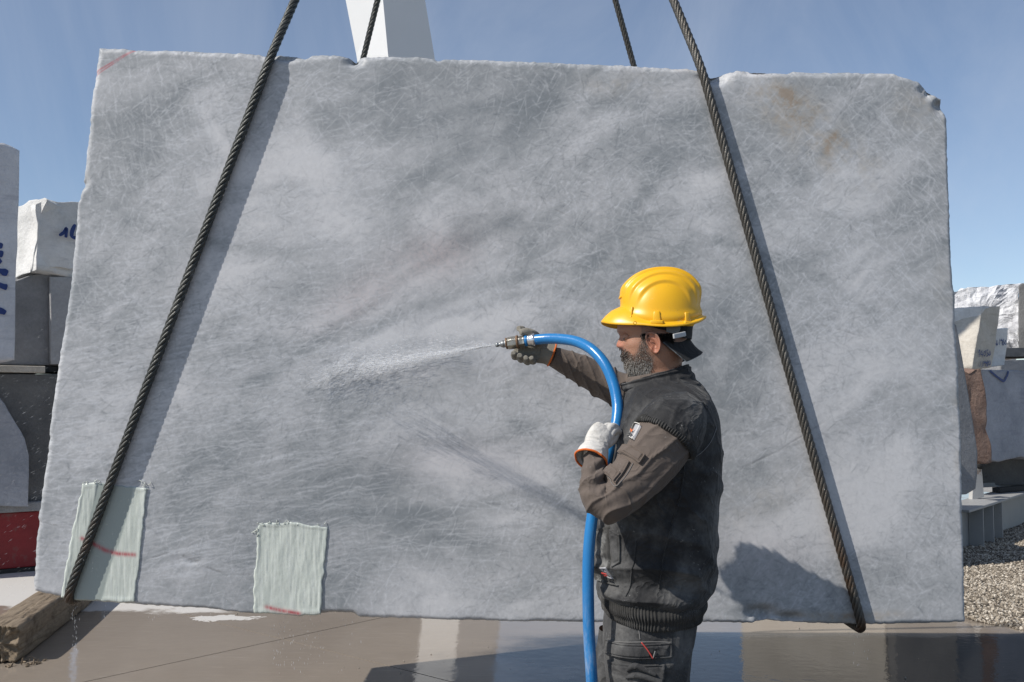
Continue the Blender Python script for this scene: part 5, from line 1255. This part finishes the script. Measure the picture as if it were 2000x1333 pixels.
# ------------------------------------------------------------------ gloves
def remesh(parts, vs, it=2):
    V, f = merge(parts); me = bpy.data.meshes.new('tmp'); me.from_pydata([tuple(v) for v in V], [], f); o = bpy.data.objects.new('tmp', me); COL.objects.link(o)
    m = o.modifiers.new('r', 'REMESH'); m.mode = 'VOXEL'; m.voxel_size = vs
    s = o.modifiers.new('s', 'SMOOTH'); s.iterations = it; s.factor = .5
    dg = bpy.context.evaluated_depsgraph_get(); me2 = bpy.data.meshes.new_from_object(o.evaluated_get(dg)); bpy.data.objects.remove(o)
    n = len(me2.vertices); co = np.zeros(n * 3); me2.vertices.foreach_get('co', co); return co.reshape(-1, 3), [tuple(q.vertices) for q in me2.polygons]
NOZ_A, NOZ_B = Q(968, 674.5, 2.918), Q(1043, 664, 2.905)
def far_glove():
    parts = []
    palm = limb([Q(1080,695,2.958),Q(1062,690,2.955),Q(1044,684,2.952),Q(1026,680,2.950),Q(1012,680,2.952)], [(.021,.026),(.021,.032),(.019,.036),(.017,.036),(.013,.030)], nsec_exp=2.6, ref=(0, -1, 0))
    parts.append(palm.mesh(24, 28))
    fr = .0098
    for x, y0, k in ((1008,680,0), (1020,682,1), (1032,686,2), (1043,690,3)):       # fingers wrap under the coupling towards us
        r = fr * (1.0, 1.05, 1.0, .88)[k]; l = (0, 3, 4, 0)[k]
        parts.append(tube([Q(x + 3, y0, 2.957), Q(x, y0 + 12 + l, 2.955), Q(x - 2, y0 + 17 + l, 2.932), Q(x - 4, y0 + 13 + l, 2.908), Q(x - 5, y0 + 9 + l, 2.893)], [r * 1.1, r * 1.08, r * 1.12, r * 1.02, r * .75], 12, 26))
    parts.append(tube([Q(1056,682,2.945), Q(1051,664,2.938), Q(1043,653,2.925), Q(1028,649,2.912), Q(1016,650,2.905)], [.014, .0135, .0118, .0122, .0085], 12, 28))     # thumb, on top
    parts.append(tube([Q(1030,664,2.952), Q(1026,652,2.945), Q(1020,644,2.928), Q(1012,642,2.912)], [.011, .0105, .0105, .008], 12, 22))                              # index knuckle
    V, f = remesh(parts, .0017, 3); V = V + .0012 * np.stack([fbm(V * 80, 3), fbm(V * 80 + 9, 3), fbm(V * 80 + 19, 3)], -1)
    g = mobj('glove', V, f, M_gloved, PERSON); g['label'] = 'dirty grey work glove closed round the nozzle'
    c = limb([Q(1056,688,2.955),Q(1068,690,2.955),Q(1078,694,2.956)], [(.026,.032),(.030,.033),(.032,.034)], ref=(0, -1, 0)); c.disp = lambda p, n, u, v: .003 * fbm(p * 30, 2)
    V, f = c.mesh(16, 44, caps=False); mobj('cuff', V, f, M_gloved, g)
    ring = np.array([c.ev(np.array([1.0]), np.array([k / 40]))[0] for k in range(41)]); V, f = tube(ring, [.0026] * 41, 8, 160, caps=False); mobj('cuff_trim', V, f, M_orange, g)
far_glove()
def near_glove():
    parts = []
    palm = limb([Q(1160,893,2.60),Q(1163,878,2.612),Q(1168,860,2.625),Q(1175,846,2.635),Q(1181,838,2.645)], [(.020,.027),(.022,.031),(.022,.033),(.019,.031),(.014,.026)], nsec_exp=2.4, ref=(0, -1, 0))
    parts.append(palm.mesh(26, 30))
    for k, (x, y) in enumerate(((1170,842),(1178,838),(1186,838),(1192,846))):        # fingers close over the hose, away from us
        r = (.0095, .010, .0098, .009)[k]
        parts.append(tube([Q(x - 2, y + 12, 2.632), Q(x + 6, y - 3, 2.645), Q(x + 16, y - 3, 2.672), Q(x + 22, y + 8, 2.698), Q(x + 18, y + 16, 2.715)], [r * 1.1, r * 1.1, r, r, r * .8], 12, 26))
    parts.append(tube([Q(1176,872,2.618), Q(1188,866,2.632), Q(1198,858,2.655), Q(1204,848,2.672)], [.014, .0125, .0115, .009], 12, 24))
    V, f = remesh(parts, .0018, 3); V = V + .0012 * np.stack([fbm(V * 60, 3), fbm(V * 60 + 9, 3), fbm(V * 60 + 19, 3)], -1)
    g = mobj('glove', V, f, M_glove, PERSON); g['label'] = 'white work glove holding the hose against the chest'
    c = limb([Q(1166,872,2.615),Q(1160,886,2.60),Q(1154,900,2.585)], [(.026,.032),(.034,.038),(.041,.042)], ref=(0, -1, 0)); c.disp = lambda p, n, u, v: .003 * fbm(p * 30, 2)
    V, f = c.mesh(16, 44, caps=False); mobj('cuff', V, f, M_glove, g)
    ring = np.array([c.ev(np.array([1.0]), np.array([k / 40]))[0] for k in range(41)]); V, f = tube(ring, [.0028] * 41, 8, 160, caps=False); mobj('cuff_trim', V, f, M_orange, g)
near_glove()

# ------------------------------------------------------------------ hard hat
def hat():
    t = NT('yellow_helmet_plastic'); p = t.obj
    col = t.mix(t.noise(p, 12, 4), (.78, .40, .008, 1), (.84, .46, .012, 1)); col = t.mix(t.rng(t.noise(p, 60, 6, .7), .58, .78, 0, .45), col, (.40, .25, .06, 1)); col = t.mix(t.rng(t.noise(t.map(p, (.4, .3, .8), (12, 90, 60)), 1., 4, .6), .66, .74, 0, .3), col, (.85, .68, .35, 1))
    M = t.fin(col, t.math('ADD', .24, t.math('MULTIPLY', t.noise(p, 40, 4, .6), .22)), t.bump(t.noise(p, 8, 3), .05, .01), spec=.5)
    c = Q(1289, 618); root = empty('hard_hat', c, 'yellow ribbed safety helmet on the worker\'s head', 'hard hat')
    ax, ay, hz = .1150, .098, .121
    NA, NE = 200, 90
    A, E = np.meshgrid(np.arange(NA) / NA * 2 * np.pi, np.linspace(0, 1, NE), indexing='ij'); E = E.T; A = A.T
    el = E * np.pi / 2; ce, se = np.cos(el) ** .84, np.sin(el) ** .94
    x = -np.cos(A) * ce * ax; y = -np.sin(A) * ce * ay; z = se * hz
    x = x + .010 * np.sin(el) ** 2 * 1.0                                # crown sits a little back
    lat = np.abs(y) / ay; rib = np.zeros_like(lat)
    fade = smooth(.12, .42, E) 
    for q, wdt in ((.30, .03), (.52, .03), (.72, .03)): rib += .0062 * smooth(q + wdt, q - wdt, lat)
    nrm = np.stack([x / ax ** 2, y / ay ** 2, z / hz ** 2], -1); nrm /= np.linalg.norm(nrm, axis=-1, keepdims=True) + 1e-9
    fa = smooth(.0, .25, z / hz - .10 - .18 * (np.abs(x) / ax) ** 3 * 0)
    pnt = np.stack([x, y, z], -1) + nrm * (rib * fade * fa - .004)[..., None]
    pnt += nrm * (.004 * np.exp(-((z - .012) / .010) ** 2))[..., None]
    droop = lambda a: -.029 * np.abs(np.sin(a)) ** 1.6 * 1.0
    dro = (-.029 * np.abs(np.sin(A)) ** 1.6) * (1 - E) ** 3; pnt[..., 2] += dro
    V = pnt.reshape(-1, 3) + c; mobj('shell', V, grid_faces(NE, NA, True), M, root)
    # brim: peak in front, narrow gutter round the sides and back
    rows = []
    a = np.arange(NA) / NA * 2 * np.pi; fr = smooth(.40, .97, np.cos(a))
    for s, dz, under in ((-.12, .006, 0), (.10, .002, 0), (.4, .000, 0), (.75, -.002, 0), (1.0, -.003, 0), (1.02, -.007, 0), (.98, -.009, 0), (.6, -.0065, 0), (.0, -.005, 0), (-.14, -.003, 0)):
        w = (.010 + .036 * fr) * s; ex, ey = ax + w, ay + (.010) * s
        xx = -np.cos(a) * (ax + (.010 + .036 * fr) * s); yy = -np.sin(a) * (ay + .011 * s)
        zz = dz + droop(a) - .010 * fr * max(s, 0) ** 1.5 * 1.0 + .020 * fr * max(0, 1 - max(s, 0) ** 2.2) * (1 if dz > -.0045 else .8) + .004 * smooth(.7, 1., -np.cos(a)) * s
        rows.append(np.stack([xx, yy, zz], -1) + c)
    mobj('brim', np.vstack(rows), grid_faces(len(rows), NA, True), M, root)
    # clip sockets on the near side, loop
    def sock(px, py, w, h, taper):
        ang = math.acos(max(-1, min(1, -((px - 1289) / SCM) / (ax + .004)))); ctr = np.array([-math.cos(ang) * (ax + .001), -math.sin(ang) * (ay + .001), 0]) + c; ctr[2] = Q(px, py, YM - .09)[2]
        tng = unit((math.sin(ang) * ax, -math.cos(ang) * ay, 0)); nn = unit((-math.cos(ang) / ax, -math.sin(ang) / ay, 0))
        V, f = box(ctr, tng * w, nn * .008, (0, 0, h)); bevel(mobj('clip_socket', V, f, M, root, True), .0025, 2)
        V, f = box(ctr + np.array([0, 0, h + .012]) - nn * .001, tng * w * .62, nn * .005, (0, 0, .013)); V[4:, :] = V[4:, :] - nn * .004 + (ctr + np.array([0, 0, 0]) - V[4:, :]) * np.array([.25, .25, 0]); bevel(mobj('socket_rib', V, f, M, root, True), .002, 2)
    sock(1226, 620, .0046, .011, 0); sock(1272, 627, .017, .0056, 0); sock(1334, 629, .0150, .0062, 0)
    q = Q(1240, 631, YM - .095); V, f = tube([q + np.array([.004 * math.cos(k / 12 * 2 * math.pi), 0, .004 * math.sin(k / 12 * 2 * math.pi)]) for k in range(13)], [.0013] * 13, 6, 40, caps=False); mobj('strap_loop', V, f, M, root)
    # front badge ridge
    V, f = box(c + np.array([-.1015, 0, .066]), (.004, 0, 0), (0, .020, 0), (.0075, 0, .018)); bevel(mobj('front_ridge', V, f, M, root, True), .006, 3)
    # inner harness: head band seen behind the ear
    mh = simple('grey_harness_plastic', (.13, .135, .135), .5, .1)
    strip = [];
    for k in range(30):
        tt = k / 29; px = 1292 + 55 * tt; yo = .084 * math.cos(tt * 1.25) 
        for py_, dy in ((638, 0), (662 - 6 * abs(tt - .75) * 2, .0)):
            q_ = Q(px, py_); q_[1] = YM - yo - .002; strip.append(q_)
    mobj('harness_band', np.array(strip), grid_faces(30, 2), mh, root)
    V, f = box(Q(1327, 655, YM - .072), unit((.75, .45, .18)) * .021, unit((-.45, .75, 0)) * .003, unit((-.12, .0, 1)) * .0065); bevel(mobj('size_strap', V, f, simple('pale_strap', (.42, .43, .43), .5, .1), root, False), .002)
    # tilt: the peak slightly raised
    return root
hat()

# ------------------------------------------------------------------ hose and nozzle
def hose():
    root = empty('water_hose', (.2, 2.66, 0), 'bright blue rubber water hose with metal spray nozzle held by the worker', 'hose')
    t = NT('blue_hose'); p = t.obj
    col = t.mix(t.noise(p, 8, 4), (.013, .145, .38, 1), (.020, .200, .48, 1)); sc = t.rng(t.noise(t.map(p, (.2, .2, .2), (30, 30, 12)), 1., 6, .7), .60, .72, 0, .5)
    col = t.mix(sc, col, (.16, .24, .36, 1)); z = t.sep(t.pos)[2]
    col = t.mix(t.math('MULTIPLY', t.rng(z, 1.02, .68), t.rng(t.noise(t.map(p, (0, 0, 0), (70, 70, 14)), 1., 6, .7), .40, .70, 0, .7)), col, (.42, .45, .50, 1))
    M = t.fin(col, t.math('ADD', .28, t.math('MULTIPLY', sc, .4)), t.bump(t.noise(p, 90, 4), .12, .004), spec=.5)
    pts = [(1040,664.5,2.905),(1070,662,2.888),(1100,663,2.865),(1130,669,2.84),(1158,685,2.81),(1182,713,2.785),(1198,750,2.765),(1206,790,2.742),(1204,825,2.72),(1194,865,2.705),(1178,920,2.69),(1162,980,2.675),(1153,1040,2.66),(1149,1100,2.655),(1149,1180,2.655),(1151,1250,2.655),(1156,1333,2.655)]
    q = [Q(*a) for a in pts]; e = q[-1]; q += [np.array(a) for a in ((e[0] + .012, 2.64, .48), (e[0] + .02, 2.60, .28), (e[0] + .0, 2.50, .10), (e[0] - .1, 2.32, .026), (e[0] - .35, 2.05, .024), (e[0] - .8, 1.6, .024), (e[0] - 1.2, .9, .024), (e[0] - 1.3, 0.0, .024), (e[0] - 1.0, -1.0, .024))]
    V, f = tube(q, [.0152] * len(q), 24, 520); mobj('tube', V, f, M, root)
    ax = unit(NOZ_B - NOZ_A); ln = np.linalg.norm(NOZ_B - NOZ_A); a1 = unit(np.cross(ax, (0, 0, 1))); b1 = np.cross(ax, a1)
    def lathe(name, prof, mat, n=28, hexa=False, smoothsh=True):
        V = []
        for s, r in prof:
            for k in range(n):
                th = k / n * 2 * np.pi + .3; rr = r
                if hexa: rr = r * .90 / math.cos(((th + math.pi / 6) % (math.pi / 3)) - math.pi / 6)
                V.append(NOZ_A + ax * s + (a1 * math.cos(th) + b1 * math.sin(th)) * rr)
        mobj(name, V, grid_faces(len(prof), n, True), mat, root, smoothsh)
    px = 1 / 666.
    m1 = simple('worn_brass_steel', (.46, .43, .37), .34, .3, 40, .3, 120, .9, .5, (.30, .27, .21, 1), 30, (.5, .7)); m2 = simple('bright_ferrule', (.78, .78, .78), .22, .1, 30, .08, 90, .95); m3 = simple('grey_nozzle_steel', (.30, .31, .31), .4, .25, 40, .2, 100, .8); m4 = simple('rusty_ring', (.20, .12, .07), .6, .3, 40, .2, 80, .3)
    lathe('nozzle_tip', [(0, .002), (0, .0050), (2*px, .0068), (5*px, .0068), (6*px, .0052), (9*px, .0060), (11*px, .0085), (14*px, .0108), (17*px, .0112), (18*px, .009), (19*px, .012), (22*px, .0125), (22.5*px, .003)], m3)
    lathe('seal_ring', [(20*px, 0.0080), (20.5*px, 0.0164), (22*px, 0.0172), (23.5*px, 0.0164), (24*px, 0.0080)], m4)
    lathe('coupling_nut', [(23*px, 0.0032), (23.5*px, 0.0164), (25*px, 0.0180), (33*px, 0.0186), (41*px, 0.0180), (42*px, 0.0156), (42.2*px, 0.0032)], m1, 36, True, False)
    lathe('lock_ring', [(41*px, 0.0128), (41.5*px, 0.0196), (43.5*px, 0.0204), (45.5*px, 0.0196), (46*px, 0.0128)], m4)
    lathe('coupling_body', [(45*px, 0.0032), (45.5*px, 0.0164), (48*px, 0.0172), (54*px, 0.0160), (57*px, 0.0170), (59*px, 0.0144)], m1, 36, True, False)
    lathe('tape_ring', [(57.5*px, 0.0096), (58*px, 0.0156), (61*px, 0.0162), (63.5*px, 0.0156), (64*px, 0.0096)], M)
    lathe('ferrule', [(63*px, 0.0080), (63.5*px, 0.0166), (66*px, 0.0170), (72*px, 0.0178), (74*px, 0.0189), (78*px, 0.0190), (78.5*px, 0.0168)], m2)
hose()

# ------------------------------------------------------------------ water in the air (uncountable)
def water():
    t = NT('water_drops'); M = t.fin((.93, .95, .98, 1), .2, spec=.6); t.b.inputs['Transmission Weight'].default_value = .0; t.b.inputs['Alpha'].default_value = .30; t.b.inputs['IOR'].default_value = 1.33
    r = np.random.default_rng(5)
    oc = np.array([(1, 0, 0), (-1, 0, 0), (0, 1, 0), (0, -1, 0), (0, 0, 1), (0, 0, -1)], float); of = np.array([(0, 2, 4), (2, 1, 4), (1, 3, 4), (3, 0, 4), (2, 0, 5), (1, 2, 5), (3, 1, 5), (0, 3, 5)])
    C, Dr, Ln, Rd = [], [], [], []
    def add(c, d, l, rad): C.append(c); Dr.append(d / np.linalg.norm(d, axis=1, keepdims=True)); Ln.append(l); Rd.append(rad)
    a = NOZ_A
    def stream(n, tgt, tspread, tmax, pw, lmin, lmax, rmin, rmax):
        t_ = r.random(n) ** pw * tmax; tg = P(*tgt, D - .02) + r.normal(size=(n, 3)) * np.array(tspread); d = tg - a
        g = np.array([0, 0, -.02]); c = a + d * t_[:, None] + g * (t_ ** 2)[:, None]; c[:, 1] = np.minimum(c[:, 1], D - .012)
        add(c, d + 2 * g * t_[:, None], r.uniform(lmin, lmax, n), r.uniform(rmin, rmax, n) * (.7 + .5 * t_))
    stream(2800, (640, 724), (.05, .02, .017), .8, 1.0, .012, .045, .00022, .00045)         # core
    stream(900, (640, 705), (.12, .03, .055), 1.0, .8, .008, .03, .0002, .0004)          # loose fan
    stream(300, (700, 655), (.15, .03, .05), .55, .9, .006, .018, .0003, .0006)
    # sheet running away from where the jet strikes
    n = 700; c = np.array([P(x, y, D - .012 - abs(q)) for x, y, q in zip(r.normal(690, 55, n), 0 * r.normal(0, 1, n), r.normal(0, .02, n))])
    x = r.normal(690, 50, n); y = 715 + (690 - x) * .28 + r.normal(0, 9, n); c = np.array([P(q, w, D - .008 - abs(e)) for q, w, e in zip(x, y, r.normal(0, .03, n))])
    add(c, np.array([-1, -.2, -.42]) + r.normal(0, .12, (n, 3)), r.uniform(.010, .035, n), r.uniform(.0002, .0005, n))
    for (x0, y0, x1, y1, sd, n) in ((690,690,616,752,5,260),(770,716,640,757,5,200),(900,690,740,712,4,160),(840,706,700,735,4,140)):
        q = r.random(n); x = x0 + (x1 - x0) * q + r.normal(0, sd * 1.5, n); y = y0 + (y1 - y0) * q + r.normal(0, sd, n); c = np.array([P(a_, b_, D - .006 - abs(e_)) for a_, b_, e_ in zip(x, y, r.normal(0, .012, n))])
        add(c, np.array([(x1 - x0), 0, -(y1 - y0)]) / 60. + r.normal(0, .10, (n, 3)), r.uniform(.012, .045, n), r.uniform(.0002, .0005, n))
    # splash falling down the face
    n = 700; x = np.concatenate([r.normal(560, 110, n // 2), r.uniform(150, 700, n // 2)]); y = r.uniform(650, 1180, n); c = np.array([P(q, w, D - .01 - abs(e)) for q, w, e in zip(x, y, r.normal(0, .10, n))])
    add(c, np.array([-.35, 0, -1]) + r.normal(0, .2, (n, 3)), r.uniform(.002, .007, n), r.uniform(.0004, .0009, n))
    # spray drifting past the left edge
    n = 240; x = r.uniform(-20, 130, n); y = r.uniform(640, 1180, n); c = np.array([P(q, w, e) for q, w, e in zip(x, y, r.uniform(2.7, 4.2, n))])
    add(c, np.array([-.8, -.1, -.55]) + r.normal(0, .08, (n, 3)), r.uniform(.008, .022, n), r.uniform(.0002, .0004, n))
    # drips off the lower edge
    for (x0, w, y0, y1, n) in ((146, 4, 1178, 1270, 40), (205, 3, 1182, 1210, 8), (300, 4, 1192, 1215, 6), (545, 8, 1204, 1320, 34), (575, 16, 1204, 1330, 30), (610, 14, 1206, 1300, 26), (660, 30, 1208, 1330, 14), (1680, 20, 1235, 1300, 14)):
        x = r.normal(x0, w, n); y = r.uniform(y0, y1, n); c = np.array([P(q, k, D + e) for q, k, e in zip(x, y, r.uniform(0, .05, n))])
        add(c, np.array([0, 0, -1.]) + r.normal(0, .03, (n, 3)), r.uniform(.004, .012, n), r.uniform(.0005, .0011, n))
    C_, D_, L_, R_ = np.vstack(C), np.vstack(Dr), np.concatenate(Ln), np.concatenate(Rd); n = len(C_)
    s = np.cross(D_, (0.3, .9, .1)); s /= np.linalg.norm(s, axis=1, keepdims=True); b = np.cross(D_, s)
    V = C_[:, None] + (oc[None, :, 0:1] * D_[:, None] * L_[:, None, None] * .5 + (oc[None, :, 1:2] * s[:, None] + oc[None, :, 2:3] * b[:, None]) * R_[:, None, None])
    Fc = (of[None] + (np.arange(n) * 6)[:, None, None]).reshape(-1, 3)
    o = mobj('water_spray', V.reshape(-1, 3), Fc, M, None, True, base=tuple(NOZ_A)); props(o, 'white water spray and drops flying from the nozzle over the block', 'water spray', kind='stuff')
    # fine mist: a soft cone of air full of droplets just behind the nozzle mouth
    tt = NT('water_mist'); nt = tt.t; nt.nodes.remove(tt.b); pv = tt.n('ShaderNodeVolumePrincipled'); pv.inputs['Color'].default_value = (1, 1, 1, 1)
    dist = tt.attr('x'); nz = tt.noise(tt.map(tt.obj, (0, 0, 0), (4, 30, 30)), 1., 4, .6)
    u = tt.sep(tt.obj)[0]; den = tt.math('MULTIPLY', tt.rng(nz, .3, .75), tt.rng(u, -.42, -.0, 1.5, 13.)); tt.link(den, pv.inputs['Density']); tt.link(pv.outputs[0], tt.out.inputs['Volume'])
    tg = P(640, 722, D - .03); d = tg - NOZ_A; V, f = tube([NOZ_A, NOZ_A + d * .12, NOZ_A + d * .3, NOZ_A + d * .5, NOZ_A + d * .66], [.0045, .011, .019, .028, .034], 20, 40)
    o = mobj('spray_mist', V, f, tt.m, None, True, base=tuple(NOZ_A)); props(o, 'thin white mist cone directly at the nozzle mouth', 'mist', kind='stuff')
water()
